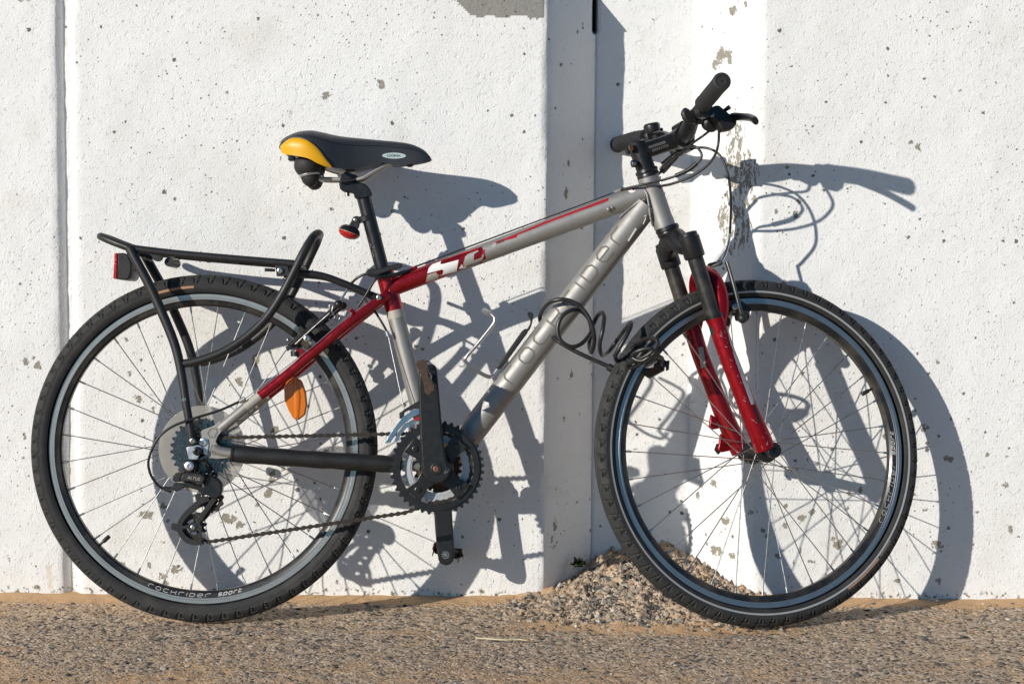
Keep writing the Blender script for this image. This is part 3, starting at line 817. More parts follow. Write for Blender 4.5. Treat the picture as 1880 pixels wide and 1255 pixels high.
# ---- frame tubes
def tube_part(name, pts, r, mat, seg=24, flat=1.0, smooth=0, parent=None, mtx=None, cap=True):
    m = MB(); m.tube(pts, r, seg, smooth, flat=flat, cap=cap)
    return m.build(name, mat, parent or BIKE, mtx=mtx)
HT0, HT1 = B(1189.5, 325, 0), B(1221, 417, 0)
m = MB(); d = (HT1 - HT0).normalized()
m.tube([HT0, HT0 + d * .012, HT0 + d * .02, HT1 - d * .02, HT1 - d * .012, HT1], [0.0208, 0.0208, 0.0200, 0.0200, 0.0208, 0.0208], 32)
head = m.build('head_tube', MAT['silver'], BIKE)
def loft(name, a, b, ra, rb, fa, fb, mat, n=40, seg=32):          # a tube whose section changes along its length
    m = MB(); P = [a + (b - a) * (k / n) for k in range(n + 1)]
    t = (b - a).normalized(); u = Vector((0, 1, 0)); u = (u - t * u.dot(t)).normalized(); w = t.cross(u)
    vs = []
    for k, p in enumerate(P):
        s = k / n; r = ra + (rb - ra) * s; fl = fa + (fb - fa) * s
        vs += [p + u * (r * math.cos(q * 2 * PI / seg)) + w * (r * fl * math.sin(q * 2 * PI / seg)) for q in range(seg)]
    m.add(vs, [(k * seg + q, k * seg + (q + 1) % seg, (k + 1) * seg + (q + 1) % seg, (k + 1) * seg + q) for k in range(n) for q in range(seg)])
    return m.build(name, mat, BIKE)
TT0, TT1 = B(716, 528.5, 0), B(1186, 354, 0)
top = loft('top_tube', TT0, TT1, 0.0168, 0.0170, 1.0, 1.18, MAT['silver'])
DT0, DT1 = B(816, 858, 0), B(1186, 377, 0)
down = loft('down_tube', DT0, DT1, 0.0225, 0.0225, 1.12, 1.12, MAT['silver'])
ST0, ST1 = B(797, 856, 0), B(706.5, 500, 0)
seat = loft('seat_tube', ST0, ST1, 0.0165, 0.0165, 1, 1, MAT['silver'])
dd = (ST1 - ST0)
m = MB(); m.tube([ST0 + dd * 0.805, ST0 + dd * 1.0], [0.0171, 0.0176], 32)
q0, q1 = ST0 + dd * .9, ST0 + dd * 1.0
m.tube([TT0 + (TT1 - TT0) * (0.368 * k / 24) for k in range(25)], 0.0174, 32)
sleeve = m.build('red_panel', MAT['red'], top)
m = MB(); m.tube([ST0 + dd * 0.765, ST0 + dd * 0.805], 0.0170, 32); m.build('tape_band', MAT['tape'], seat)
m = MB(); m.tube([B(803, 861, -0.035), B(803, 861, 0.035)], 0.0215, 28); m.build('bottom_bracket', MAT['silver'], BIKE, bevel=0.0015)
# welds
def weld(name, pts, parent, mat, r=0.0028, n=26):
    P = smooth_path(pts, 12); m = MB()
    tot = len(P) - 1
    for k in range(n):
        p = P[int(k * tot / (n - 1))]
        m.ball(Vector((p.x, p.y + 0.0016, p.z)), (r, r * 0.7), 8, 5, axis=(0.3, -1, 0.2))
    return m.build(name, mat, parent)
weld('weld_bead', [B(1178, 346, -0.011), B(1187, 354, -0.0195), B(1191, 372, -0.0215), B(1194, 395, -0.0205), B(1198, 414, -0.011)], head, MAT['silver'], 0.0024, 44)
weld('weld_bead', [B(1137, 400, -0.013), B(1152, 386, -0.0185), B(1183, 366, -0.0195)], top, MAT['silver'], 0.0019, 36)
weld('weld_bead', [B(1146, 371, -0.0165), B(1184, 359, -0.018)], top, MAT['silver'], 0.0016, 24)
weld('weld_bead', [B(722, 507, -0.012), B(717, 520, -0.0172), B(716, 538, -0.0172), B(722, 550, -0.012)], seat, MAT['red'], 0.0022, 26)
# stays
SSP = [(712, 541, -.019), (694, 553, -.026), (634, 598, -.042), (578, 645, -.050), (522, 692, -.057), (477, 727, -.061), (428, 767, -.0665), (404, 787, -.068)]
SS = [B(u, v, y) for u, v, y in SSP]
CS = [B(392, 822, -.068), B(424, 832, -.066), B(560, 842, -.058), B(690, 850, -.046), B(770, 856, -.034)]
for s in (1, -1):
    mir = lambda P: [Vector((p.x, p.y * s, p.z)) for p in P]
    p = smooth_path(mir(SS), 4)
    st = tube_part('seat_stay', p[20:], [0.0098] * (len(p) - 20), MAT['silver'], 16)
    m = MB(); m.tube(p[:22], [0.0096] * 22, 20); m.build('red_panel', MAT['red'], st)
    m = MB(); m.tube(p[20:23], 0.0101, 20); m.build('tape_band', MAT['tape'], st)
    cs = tube_part('chain_stay', smooth_path(mir(CS), 4), 0.0098, MAT['silver'], 16)
    if s == 1:
        q = smooth_path(mir(CS), 8)[8:29]
        m = MB(); m.tube(q, [0.0135] + [0.0148 + 0.0006 * math.sin(k * 1.7) for k in range(len(q) - 2)] + [0.0135], 20, flat=1.08)
        m.build('rubber_wrap', MAT['wrap'], cs)
        for k in (0, -1):
            m = MB(); m.tube([q[k] + (q[1] - q[0]) * 0.1, q[k] + (q[1] - q[0]) * 0.35], 0.0158, 20); m.build('wrap_tie', MAT['plastic'], cs)
    drop = MB()
    pl = zp([(612, 372), (650, 338), (780, 288), (870, 218), (948, 292), (842, 420), (815, 485), (850, 552), (985, 582), (970, 702), (830, 712), (720, 700), (640, 610), (618, 480)], 280, 740, 6.97)
    P = [B(u, v, -0.068) for u, v in pl]
    drop.prism([(a.x, a.z) for a in P], -0.0725 * s, -0.0655 * s)
    dr = drop.build('dropout', MAT['silver'], BIKE, bevel=0.0012)
    if s == 1:
        m = MB(); cx = lambda *a: B(*zp([a], 280, 740, 6.97)[0], -0.0728)
        for out in ([(705, 385), (745, 325), (815, 320), (828, 365), (790, 440), (735, 432)], [(740, 590), (770, 530), (800, 545), (840, 600), (800, 660), (770, 650)]):
            v2, f2 = ribbon([(p.x, p.z) for p in [cx(*a) for a in out]], 0.0016, 0.002, True)
            m.add([(a[0], -0.0731, a[1]) for a in v2], f2)
        m.build('dropout_recess_line', MAT['decal_grey'], dr)
        m = MB(); bolt(m, B(374, 811.5, -0.0727), 0.0078, 0.004); m.build('hanger_bolt', MAT['alloy'], dr)
        m = MB(); m.plate(zp([(612, 455), (650, 435), (705, 450), (720, 520), (700, 672), (650, 640), (640, 560)], 280, 740, 6.97), -0.0745, -0.0728); m.build('hanger_plate', MAT['alloy'], dr, bevel=0.0006)
m = MB(); bolt(m, B(362.5, 827.5, -0.083), 0.0085, 0.006); m.tube([B(362.5, 827.5, -0.083), B(362.5, 827.5, -0.064)], 0.0085, 16)
m.build('axle_nut', MAT['black'], BIKE)
m = MB(); m.tube([B(362.5, 827.5, 0.066) , B(362.5, 827.5, 0.08)], 0.0085, 16); m.build('axle_nut', MAT['black'], BIKE)
# cable stops and bosses on the frame
m = MB()
for u, v, y in ((757, 495, -.004), (760, 493, .006)): m.tube([B(u - 5, v + 2, y), B(u + 6, v - 3, y)], 0.0042, 10)
m.build('cable_stop', MAT['red'], top)
m = MB(); a, b = B(1128, 354, -.004), B(1141, 348, -.004); m.tube([a, b], 0.0046, 12); m.build('cable_stop', MAT['silver'], top)
m = MB(); m.ball(B(1117, 384, -.018), 0.0042, 12, 8); m.ball(B(1124, 381, -.018), 0.003, 12, 8); m.build('cable_boss', MAT['silver'], top)
m = MB(); m.tube([B(1154, 443, -.0215), B(1169, 420, -.0215)], [0.003, 0.0036], 10); m.tube([B(1181, 412, -.020), B(1187, 398, -.020)], 0.0014, 8); m.ball(B(1186, 397, -.02), 0.0036, 10, 6)
m.build('cable_guide', MAT['silver'], down)
# printing on the frame
ax = (DT1 - DT0); ax2 = Vector((ax.x, ax.z)).normalized(); up2 = Vector((-ax2.y, ax2.x))
vs, fs, L = word('rockrider', 0.0235, 0.0285, 0.0165, 0.0034, 0.0)
o = B(926, 693, 0); q_ = DT0 + ax * ((o - DT0).dot(ax) / ax.length_squared); o2 = Vector((q_.x, q_.z)) - up2 * 0.0055
decal('lettering', down, place2d(vs, o2, ax2, up2), fs, MAT['decal_grey'])
Zt = lambda pts: zp(pts, 700, 350, 3.9167)
for px, mt in (([(330, 595), (342, 555), (365, 530), (430, 506), (424, 525), (437, 529), (556, 497), (540, 578), (412, 612), (440, 598), (447, 574), (438, 566)], 'white'),
               ([(318, 655), (332, 605), (395, 585), (402, 600), (415, 602), (405, 632)], 'tape'),
               ([(556, 560), (578, 528), (590, 545), (612, 537), (603, 553)], 'white'),
               ([(590, 522), (604, 474), (622, 456), (694, 428), (700, 436), (668, 456), (664, 500), (718, 480), (728, 458), (740, 462), (722, 500), (610, 540), (588, 536)], 'decal_silver'),
               ([(700, 418), (694, 408), (640, 430), (560, 452), (560, 462), (640, 442)], 'decal_red')):
    v2, f2 = fill(poly_px(Zt(px), -0.0168))
    decal('number_print', sleeve, v2, f2, MAT[mt], 0.0006)
v2, f2 = fill(poly_px(Zt([(730, 425), (748, 423), (735, 470), (720, 520), (705, 527), (715, 500), (722, 470)]), -0.0168)); decal('red_flash', top, v2, f2, MAT['decal_red'], 0.0006)
m_st = Zt([(790, 378), (900, 340), (1180, 222), (1635, 52), (1632, 72), (1340, 180), (1180, 240), (980, 318), (970, 338), (860, 365), (800, 392)])
v2, f2 = fill(poly_px(m_st, -0.0168)); decal('red_stripe', top, v2, f2, MAT['decal_red'], 0.0005)
for px in ([(985, 322), (1180, 243), (1340, 183), (1600, 86), (1632, 78), (1632, 74), (1340, 180), (1180, 240)], [(800, 376), (822, 372), (832, 388), (815, 410), (795, 408)]):
    v2, f2 = fill(poly_px(Zt(px), -0.0168)); decal('pale_print', top, v2, f2, MAT['decal_silver'], 0.0007)
v2, f2 = font_mesh('100%', 0.0075, 0.3); o = B(911, 449, -.0168); a2 = Vector(((TT1 - TT0).x, (TT1 - TT0).z)).normalized()
decal('small_print', top, place2d(v2, (o.x, o.z), a2, (-a2.y, a2.x)), f2, MAT['plastic'], 0.0007)
v2, f2 = fill(poly_px([(1153, 350.5), (1165, 347), (1167, 351), (1162, 354), (1157, 354)], -.0168)); decal('sticker', top, v2, f2, MAT['white'], 0.0007)
v2, f2 = fill(poly_px([(1160, 346), (1165, 345), (1165, 350), (1162, 350)], -.0168)); decal('sticker_mark', top, v2, f2, MAT['decal_red'], 0.0010)

# ---- crankset
BB = B(800.5, 860.5, -0.098); bbx, bbz = BB.x, BB.z
crank = empty('crankset', BIKE)
m = MB(); m.ring((bbx, bbz), 0.0862, 0.0735, -0.0575, -0.0535, teeth=42, th=0.0055)
m.ring((bbx, bbz), 0.0800, 0.0690, -0.0605, -0.0570, 72)
m.build('chainring', MAT['black_worn'], crank, angle=25)
m = MB(); m.ring((bbx, bbz), 0.0640, 0.0475, -0.0490, -0.0460, teeth=32, th=0.0055); m.ring((bbx, bbz), 0.0530, 0.0500, -0.0500, -0.0488, 48)
m.build('chainring', MAT['ring_grey'], crank, angle=25)
m = MB(); m.ring((bbx, bbz), 0.0440, 0.0310, -0.0400, -0.0375, teeth=22, th=0.0055); m.build('chainring', MAT['rust'], crank, angle=25)
m = MB()
sp = []
for k in range(4):
    a = math.radians(49 + 90 * k)
    for da, r in ((-.62, .030), (-.30, .044), (-.26, .070), (.26, .070), (.30, .044), (.62, .030)):
        sp.append((bbx + r * math.cos(a + da), bbz + r * math.sin(a + da)))
m.prism(sp, -0.0680, -0.0608)
m.lathe([(0, 0.030), (0.010, 0.027), (0.026, 0.021), (0.0265, 0.0001)], (bbx, -0.066, bbz), (0, -1, 0), 28)
m.build('spider', MAT['black'], crank, bevel=0.0015)
for k in range(4):
    a = math.radians(49 + 90 * k); m = MB(); bolt(m, (bbx + .054 * math.cos(a), -0.0680, bbz + .054 * math.sin(a)), 0.0056, 0.003); m.build('ring_bolt', MAT['dark_bolt'], crank)
m = MB(); m.plate([(775, 862), (771, 800), (769, 745), (768, 700), (771, 680), (781, 671), (795, 669), (801, 677), (804, 700), (808, 745), (813, 800), (819, 840), (826, 862), (822, 878), (808, 887), (792, 887), (780, 878)], -0.098, -0.083, sm=3)
arm = m.build('crank_arm', MAT['black_worn'], crank, bevel=0.0035)
m = MB(); m.lathe([(0, 0.0105), (0.001, 0.0105), (0.0015, 0.0085), (0.0005, 0.0082)], (bbx, -0.0985, bbz), (0, -1, 0), 24); m.build('dust_ring', MAT['dark_bolt'], arm)
m = MB(); bolt(m, (bbx, -0.0985, bbz), 0.0055, 0.002); m.build('crank_bolt', MAT['copper'], arm)
FEND = B(818, 1018, 0.083)
m = MB(); m.plate([(795, 860), (797, 945), (803, 1015), (807, 1031), (818, 1037), (829, 1033), (834, 1018), (832, 980), (829, 930), (826, 860), (812, 845)], 0.083, 0.097, sm=3)
arm2 = m.build('crank_arm', MAT['black_worn'], crank, bevel=0.003)
m = MB(); m.lathe([(0, 0.0075), (0.0012, 0.0075), (0.0012, 0.0058), (0, 0.0055)], (FEND.x, 0.083, FEND.z), (0, -1, 0), 20); m.lathe([(0, 0.0045), (0.001, 0.004), (0.0012, 0.0001)], (FEND.x, 0.083, FEND.z), (0, -1, 0), 14); m.build('pedal_axle_end', MAT['bolt'], arm2)
# pedals: resin core, rusty toothed cage
def pedal(c, s, ang):
    # s: -1 near side, +1 wall side; ang: tilt of the tread surface in the frame plane
    p = empty('pedal', BIKE, Matrix.Translation(c) @ Matrix.Rotation(-ang, 4, 'Y'))
    y = lambda t: s * t
    m = MB(); m.tube([(0, 0, 0), (0, y(.018), 0), (0, y(.020), 0), (0, y(.098), 0)], [0.0075, 0.0075, 0.009, 0.009], 14); m.build('spindle', MAT['black'], p)
    for sx in (-1, 1):
        m = MB()
        n = 9; out = [(-.0100)] 
        vs, fs = [], []
        for k in range(n * 2 + 1):
            t = .022 + .078 * k / (n * 2); zz = 0.0080 if k % 2 else 0.0108
            for z in (-zz, zz):
                for dx in (-.0008, .0008): vs.append((sx * 0.026 + dx, y(t), z))
        for k in range(n * 2):
            o = 4 * k
            fs += [(o, o + 4, o + 6, o + 2), (o + 1, o + 3, o + 7, o + 5), (o + 2, o + 6, o + 7, o + 3), (o, o + 1, o + 5, o + 4)]
        m.add(vs, fs); m.build('cage_side', MAT['rust'], p, smooth=False)
    m = MB()
    m.prism([(-.031, -.006), (-.027, -.0100), (-.010, -.0066), (.010, -.0066), (.026, -.0100), (.034, -.004), (.029, .002), (.027, .0095), (.010, .0064), (-.010, .0064), (-.027, .0098), (-.031, .006)], y(.1), y(.102))
    m.build('cage_end', MAT['rust'], p, bevel=0.0004)
    m = MB(); m.box((0, y(.06), 0), (0.048, 0.05, 0.013)); m.build('pedal_body', MAT['plastic'], p, bevel=0.003)
    return p
NEND = B(786, 690, -0.098)
pedal(NEND, -1, math.radians(-72)); pedal(Vector((FEND.x, 0.097, FEND.z - 0.002)), 1, math.radians(-14))

# ---- chain
PU, PL = B(388, 917, -0.052), B(357, 966, -0.052)
R11, R32, RP = 11 * .0127 / (2 * PI), 32 * .0127 / (2 * PI), 0.0215
hx, hz = REAR_HUB.x, REAR_HUB.z
def arc(c, r, a0, a1, n, y):
    return [Vector((c[0] + r * math.cos(a0 + (a1 - a0) * k / n), y, c[1] + r * math.sin(a0 + (a1 - a0) * k / n))) for k in range(n + 1)]
def tangent(c1, r1, c2, r2, sgn):                              # outer tangent angle
    dx, dz = c2[0] - c1[0], c2[1] - c1[1]; d = math.hypot(dx, dz)
    return math.atan2(dz, dx) + sgn * math.acos((r1 - r2) / d)
ca, cr = (bbx, bbz), (hx, hz)
a_top = tangent(cr, R11, ca, R32, 1)
yc, yr = -0.0475, -0.0607
path = arc(ca, R32, a_top, a_top - math.radians(185), 40, yc)
lo = B(745, 940.5, -.0485); le = B(384, 994, -.053)
path += [lo + (le - lo) * (k / 20) for k in range(21)]
pl = (PL.x, PL.z); pu = (PU.x, PU.z)
path += arc(pl, RP, math.radians(-75), math.radians(-235), 14, -0.054)
path += arc(pu, RP * .95, math.radians(-60), math.radians(60), 10, -0.056)
path += arc(cr, R11, math.radians(-60), math.radians(-60) - 2 * PI + (a_top + math.radians(60)) - 0 if False else math.radians(-265), 16, yr)
path += [Vector((hx + R11 * math.cos(a_top), yr, hz + R11 * math.sin(a_top)))]
path += [path[-1] + (path[0] - path[-1]) * (k / 30) for k in range(1, 31)]
acc = [0]
for a, b in zip(path, path[1:]): acc.append(acc[-1] + (b - a).length)
def at(s):
    s %= acc[-1]
    k = min(len(path) - 2, max(0, int(np.searchsorted(acc, s)) - 1)); L = acc[k + 1] - acc[k]
    return path[k] + (path[k + 1] - path[k]) * ((s - acc[k]) / L if L > 1e-9 else 0)
def link_mesh(outer):
    m = MB(); p = 0.0127; n = 7
    yo = 0.0036 if outer else 0.0024; t = 0.0009
    out = []
    for cx, s in ((p / 2, 1), (-p / 2, -1)):
        for k in range(n):
            a = -PI / 2 * 0.8 + PI * 0.8 * k / (n - 1); out.append((cx + s * 0.0044 * math.cos(a), s * 0.0044 * math.sin(a)))
        out.append((0, s * 0.0022))
    for s in (-1, 1): m.prism(out, s * yo - t / 2, s * yo + t / 2)
    m.tube([(p / 2, -yo - .0006, 0), (p / 2, yo + .0006, 0)], 0.0022 if outer else 0.0040, 8)
    if outer: m.tube([(-p / 2, -yo - .0006, 0), (-p / 2, yo + .0006, 0)], 0.0019, 8)
    return m
chain = empty('chain', BIKE)
nl = int(acc[-1] / 0.0127); nl -= nl % 2; step = acc[-1] / nl
protos = {}
for k in range(nl):
    a, b = at(k * step), at((k + 1) * step)
    d = (b - a).normalized(); yv = Vector((0, 1, 0)); yv = (yv - d * yv.dot(d)).normalized(); zv = d.cross(yv)
    M = Matrix.Translation((a + b) / 2) @ Matrix((d, yv, zv)).transposed().to_4x4()
    if k % 2 not in protos: protos[k % 2] = link_mesh(k % 2).build('link', MAT['chain'], chain, mtx=M)
    else: link_copy(protos[k % 2], chain, M)

# ---- derailleurs
Z4 = lambda pts: zp(pts, 290, 840, 7.38)
def bar(m, px, w, y0, y1, sm=0):                               # bent flat bar of even width
    P = [B(u, v, y0) for u, v in px]
    P = smooth_path(P, sm) if sm else P
    L, R = [], []
    for i, p in enumerate(P):
        d = (P[min(i + 1, len(P) - 1)] - P[max(i - 1, 0)]); d = Vector((d.x, d.z)).normalized(); n = Vector((-d.y, d.x)) * w / 2
        L.append((p.x + n.x, p.z + n.y)); R.append((p.x - n.x, p.z - n.y))
    for i in range(len(P) - 1):
        pass
    m.prism(L + R[::-1], y0, y1)
rd = empty('derailleur', BIKE)
m = MB(); m.plate(zp([(432, 562), (590, 528), (640, 560), (610, 640), (572, 720), (462, 722)], 280, 740, 6.97), -0.079, -0.0735); m.build('mount_bracket', MAT['alloy'], rd, bevel=0.0008)
m = MB(); m.tube([B(347, 855, -0.088), B(347, 855, -0.070)], 0.0125, 24)
m.plate(Z4([(190, 300), (200, 245), (240, 205), (330, 180), (380, 140), (385, 60), (430, 20), (520, 60), (520, 140), (470, 185), (380, 190), (320, 225), (300, 290), (320, 320), (230, 330)]), -0.084, -0.066)
m.build('knuckle', MAT['plastic'], rd, bevel=0.0018)
m = MB(); m.lathe([(0, 0.0088), (0.002, 0.0088), (0.0036, 0.006), (0.0036, 0.0036), (0.001, 0.0034), (0.001, 0.0001)], B(347.5, 855, -0.088), (0, -1, 0), 22); m.build('mount_bolt', MAT['alloy'], rd)
m = MB(); m.plate(Z4([(300, 290), (318, 240), (345, 212), (430, 198), (560, 212), (632, 240), (640, 270), (612, 345), (585, 370), (520, 345), (420, 322), (320, 325)]), -0.094, -0.078)
plt = m.build('parallelogram_link', MAT['plastic'], rd, bevel=0.003)
v2, f2 = font_mesh('ALTUS', 0.0082, 0.15); o = B(*Z4([(395, 275)])[0], -.094); e_ = B(*Z4([(570, 300)])[0], -.094); a2 = Vector((e_.x - o.x, e_.z - o.z)).normalized()
decal('lettering', plt, place2d(v2, (o.x, o.z - .001), a2, (-a2.y, a2.x)), f2, MAT['tape'], 0.0004)
m = MB(); m.plate(Z4([(330, 330), (420, 325), (600, 385), (640, 262), (700, 248), (790, 275), (850, 345), (868, 425), (850, 500), (800, 545), (740, 560), (690, 515), (600, 490), (540, 440), (400, 400), (340, 385)]), -0.084, -0.062, sm=2)
m.build('knuckle', MAT['black'], rd, bevel=0.003)
m = MB(); m.plate(Z4([(215, 340), (330, 345), (390, 375), (340, 420), (250, 455), (180, 430), (185, 380)]), -0.080, -0.066); m.build('cable_anchor', MAT['plastic'], rd, bevel=0.0015)
m = MB(); m.tube([B(*p, -0.073) for p in Z4([(50, 405), (90, 415), (92, 415), (150, 430), (151, 430), (190, 432)])], [0.0028, 0.0028, 0.0046, 0.0046, 0.0062, 0.0062], 12); m.build('barrel_adjuster', MAT['plastic'], rd)
m = MB()
bar(m, Z4([(690, 545), (560, 600), (420, 720), (320, 840), (290, 940), (330, 1050), (430, 1130), (590, 1150)]), 0.0105, -0.0665, -0.0640, 4)
bar(m, Z4([(770, 540), (660, 700), (530, 880)]), 0.0088, -0.0667, -0.0642)
bar(m, Z4([(540, 860), (575, 980), (570, 1140)]), 0.0062, -0.0668, -0.0643)
bar(m, Z4([(310, 955), (500, 900)]), 0.0062, -0.0669, -0.0644)
m.plate(Z4([(175, 900), (205, 882), (270, 895), (300, 960), (260, 1000), (180, 965)]), -0.0664, -0.0639)
m.lathe([(0, 0.0095), (0.003, 0.0095)], (PL.x, -0.0672, PL.z), (0, 1, 0), 20)
m.build('cage_plate', MAT['plastic'], rd, bevel=0.0005)
m = MB(); bar(m, Z4([(760, 560), (560, 640), (400, 760), (330, 900), (380, 1060), (560, 1130)]), 0.010, -0.0460, -0.0440, 4); bar(m, Z4([(800, 560), (640, 800), (490, 930)]), 0.009, -0.0462, -0.0442); m.build('cage_plate', MAT['plastic'], rd)
m = MB(); bolt(m, Vector((PL.x, -0.0672, PL.z)), 0.0046, 0.0026); m.build('pulley_bolt', MAT['bolt'], rd)
for c in (PL, PU):
    m = MB(); m.ring((c.x, c.z), 0.0215, 0.0145, -0.0565, -0.0530, teeth=11, th=0.006); m.ring((c.x, c.z), 0.008, 0.003, -0.0580, -0.0515, 20)
    for k in range(5):
        a = k * 2 * PI / 5 + .3; m.tube([(c.x + .007 * math.cos(a), -0.0547, c.z + .007 * math.sin(a)), (c.x + .016 * math.cos(a), -0.0547, c.z + .016 * math.sin(a))], 0.0028, 6)
    m.build('pulley', MAT['plastic'], rd, smooth=False)
m = MB(); m.plate(Z4([(500, 500), (530, 480), (570, 490), (580, 540), (540, 600), (510, 570)]), -0.060, -0.050); m.build('cage_stop', MAT['plastic'], rd)
fd = empty('derailleur', BIKE)
Z7 = lambda pts: zp(pts, 690, 740, 5.705)
m = MB(); m.plate(Z7([(95, 420), (128, 350), (188, 262), (285, 140), (400, 62), (470, 45), (560, 40), (560, 110), (470, 112), (395, 140), (310, 205), (240, 275), (205, 335), (152, 410)]), -0.0662, -0.0645); m.build('cage_plate', MAT['blue_steel'], fd, bevel=0.0005)
m = MB(); m.plate(Z7([(190, 400), (230, 300), (300, 215), (400, 165), (560, 140), (560, 190), (420, 205), (320, 260), (260, 330), (235, 395)]), -0.054, -0.0525); m.build('cage_plate', MAT['alloy'], fd)
m = MB(); m.plate(Z7([(395, 165), (455, 132), (475, 160), (420, 185)]), -0.0640, -0.0560); m.build('cage_bumper', MAT['decal_red'], fd)
m = MB(); c = ST0 + dd * 0.30; m.tube([c - dd.normalized() * .008, c + dd.normalized() * .008], 0.0195, 28); m.build('clamp_band', MAT['alloy'], fd)
m = MB(); m.plate(Z7([(250, 130), (330, 80), (430, 50), (560, 20), (560, -60), (470, -40), (300, 60), (240, 110)]), -0.050, -0.030); m.plate(Z7([(245, 160), (290, 160), (300, 100), (250, 90)]), -0.055, -0.048); m.build('linkage', MAT['plastic'], fd, bevel=0.001)

# ---- seat post, saddle, lamp
SP0, SP1 = B(707.5, 515, 0), B(664, 349, 0)
m = MB(); m.tube([SP0, SP1], 0.0134, 28)
post = m.build('seat_post', MAT['black'], BIKE)
Z1 = lambda pts: zp(pts, 480, 200, 3.487)
m = MB(); m.plate(Z1([(495, 475), (520, 455), (600, 465), (660, 480), (690, 510), (700, 560), (600, 575), (590, 540), (530, 530), (502, 510)]), -0.016, 0.016, sm=2); m.build('post_head', MAT['black'], post, bevel=0.004)
m = MB(); m.plate(Z1([(498, 460), (600, 440), (612, 425), (540, 400), (505, 425)]), -0.026, 0.026); m.plate(Z1([(505, 476), (610, 458), (600, 440), (500, 452)]), -0.027, 0.027); m.build('rail_clamp', MAT['black'], post, bevel=0.0015)
m = MB(); m.tube([B(*Z1([(548, 530)])[0], 0), B(*Z1([(550, 560)])[0], 0)], 0.0045, 12); m.build('clamp_bolt', MAT['bolt'], post)
m = MB(); c = B(684, 422, 0); u_ = (SP1 - SP0).normalized(); m.tube([B(674, 384, 0), B(676, 393, 0)], 0.0136, 28)
v2, f2 = font_mesh('UNO', 0.0125); 
for i, (uu, vv) in enumerate(((680.5, 445), )):
    o = B(uu, vv, -.0134); decal('lettering', post, place2d(v2, (o.x, o.z), (-u_.x, -u_.z), (-u_.z, u_.x)), f2, MAT['decal_grey'], 0.0004)
# saddle shell: measured side profile, lofted across
top_px = [(514.5, 267), (518, 259), (530, 250.5), (550, 243), (572, 240.5), (592, 243.5), (624, 250), (665, 254), (698, 257), (731, 260), (756, 264.5), (777, 274), (788, 285), (792.5, 293)]
bot_px = [(515, 272), (521, 281), (541, 284), (566, 289), (586, 299), (610, 307), (643, 311), (665, 307), (704, 298.5), (727, 303), (764, 299), (785, 296), (792.5, 294)]
wid_px = [(514, .030), (518, .050), (530, .066), (550, .076), (575, .080), (600, .074), (630, .056), (660, .040), (700, .028), (740, .0235), (770, .019), (786, .012), (793, .003)]
tp = [B(u, v, -.01) for u, v in top_px]; wx = [(B(u, 275, -.03).x, w) for u, w in wid_px]
bt = [B(u, v, -np.interp(u, [a for a, _ in wid_px], [b for _, b in wid_px])) for u, v in bot_px]
def dense(P):
    q = smooth_path(P, 12); q.sort(key=lambda p: p.x)
    return [p.x for p in q], [p.z for p in q]
TPX, TPZ = dense(tp); BTX, BTZ = dense(bt); WXX, WXW = dense([Vector((a, 0, b)) for a, b in wx])
x0, x1 = tp[0].x + .0004, tp[-1].x - .0004
def sad(x, t, lift=0.0):                                        # t in [-1, 1]: near lower edge, crown, far lower edge
    zt = np.interp(x, TPX, TPZ); zb = np.interp(x, BTX, BTZ)
    w = np.interp(x, WXX, WXW) + lift
    h = max(zt - zb, .002)
    a = abs(t) * PI / 2
    y = math.sin(a) ** 0.72 * w * (1.0 if True else 1)
    z = zb + h * math.cos(a) ** 0.62 + lift * math.cos(a)
    ed = abs(t)
    return Vector((x, math.copysign(y, t), z))
m = MB(); nx, nt = 90, 40
xs_ = [x0 + (x1 - x0) * (0.5 - 0.5 * math.cos(PI * k / nx)) for k in range(nx + 1)]
vs = [sad(x, -1 + 2 * j / nt) for x in xs_ for j in range(nt + 1)]
fs = [(i * (nt + 1) + j, i * (nt + 1) + j + 1, (i + 1) * (nt + 1) + j + 1, (i + 1) * (nt + 1) + j) for i in range(nx) for j in range(nt)]
m.add(vs, fs)
m.add(vs, [(i * (nt + 1), (i + 1) * (nt + 1), (i + 1) * (nt + 1) + nt, i * (nt + 1) + nt) for i in range(nx)])
saddle = m.build('saddle', MAT['saddle'], BIKE, angle=60)
yel = [(516, 267), (533, 256), (550, 254.8), (569, 261), (586, 274), (599, 290), (610.5, 305)]
yl = [B(u, v, -.06) for u, v in yel]; YLX, YLZ = dense(yl)
for s in (-1, 1):
    m = MB(); n = 40; vs, fs = [], []
    for i in range(n + 1):
        x = yl[0].x + (yl[-1].x - yl[0].x) * i / n
        zt = np.interp(x, TPX, TPZ); zb = np.interp(x, BTX, BTZ)
        zy = np.interp(x, YLX, YLZ); h = max(zt - zb, .002)
        fr = min(0.98, max(0.02, (zy - zb) / h)); tu = math.acos(fr ** (1 / .62)) / (PI / 2)
        for k in range(13):
            t = tu + (1 - tu) * k / 12
            bulge = 0.0045 * math.sin(PI * (0.06 + 0.9 * k / 12)) ** .5
            p = sad(x, s * t, bulge); vs.append((p.x - bulge * 0.4, p.y, p.z - (0.002 if k == 12 else 0)))
    fs = [(i * 13 + k, i * 13 + k + 1, (i + 1) * 13 + k + 1, (i + 1) * 13 + k) for i in range(n) for k in range(12)]
    m.add(vs, fs); m.build('side_panel', MAT['yellow'], saddle, angle=70)
    v = [Vector(vs[i * 13]) for i in range(n + 1)]
    m = MB(); m.tube(v, 0.0013, 8); m.build('piping', MAT['plastic'], saddle)
seam = [Vector(sad(x, -0.60, 0.0004)) for x in xs_[14:-4]]
m = MB(); m.tube(seam, 0.0007, 6); m.build('seam', MAT['plastic'], saddle)
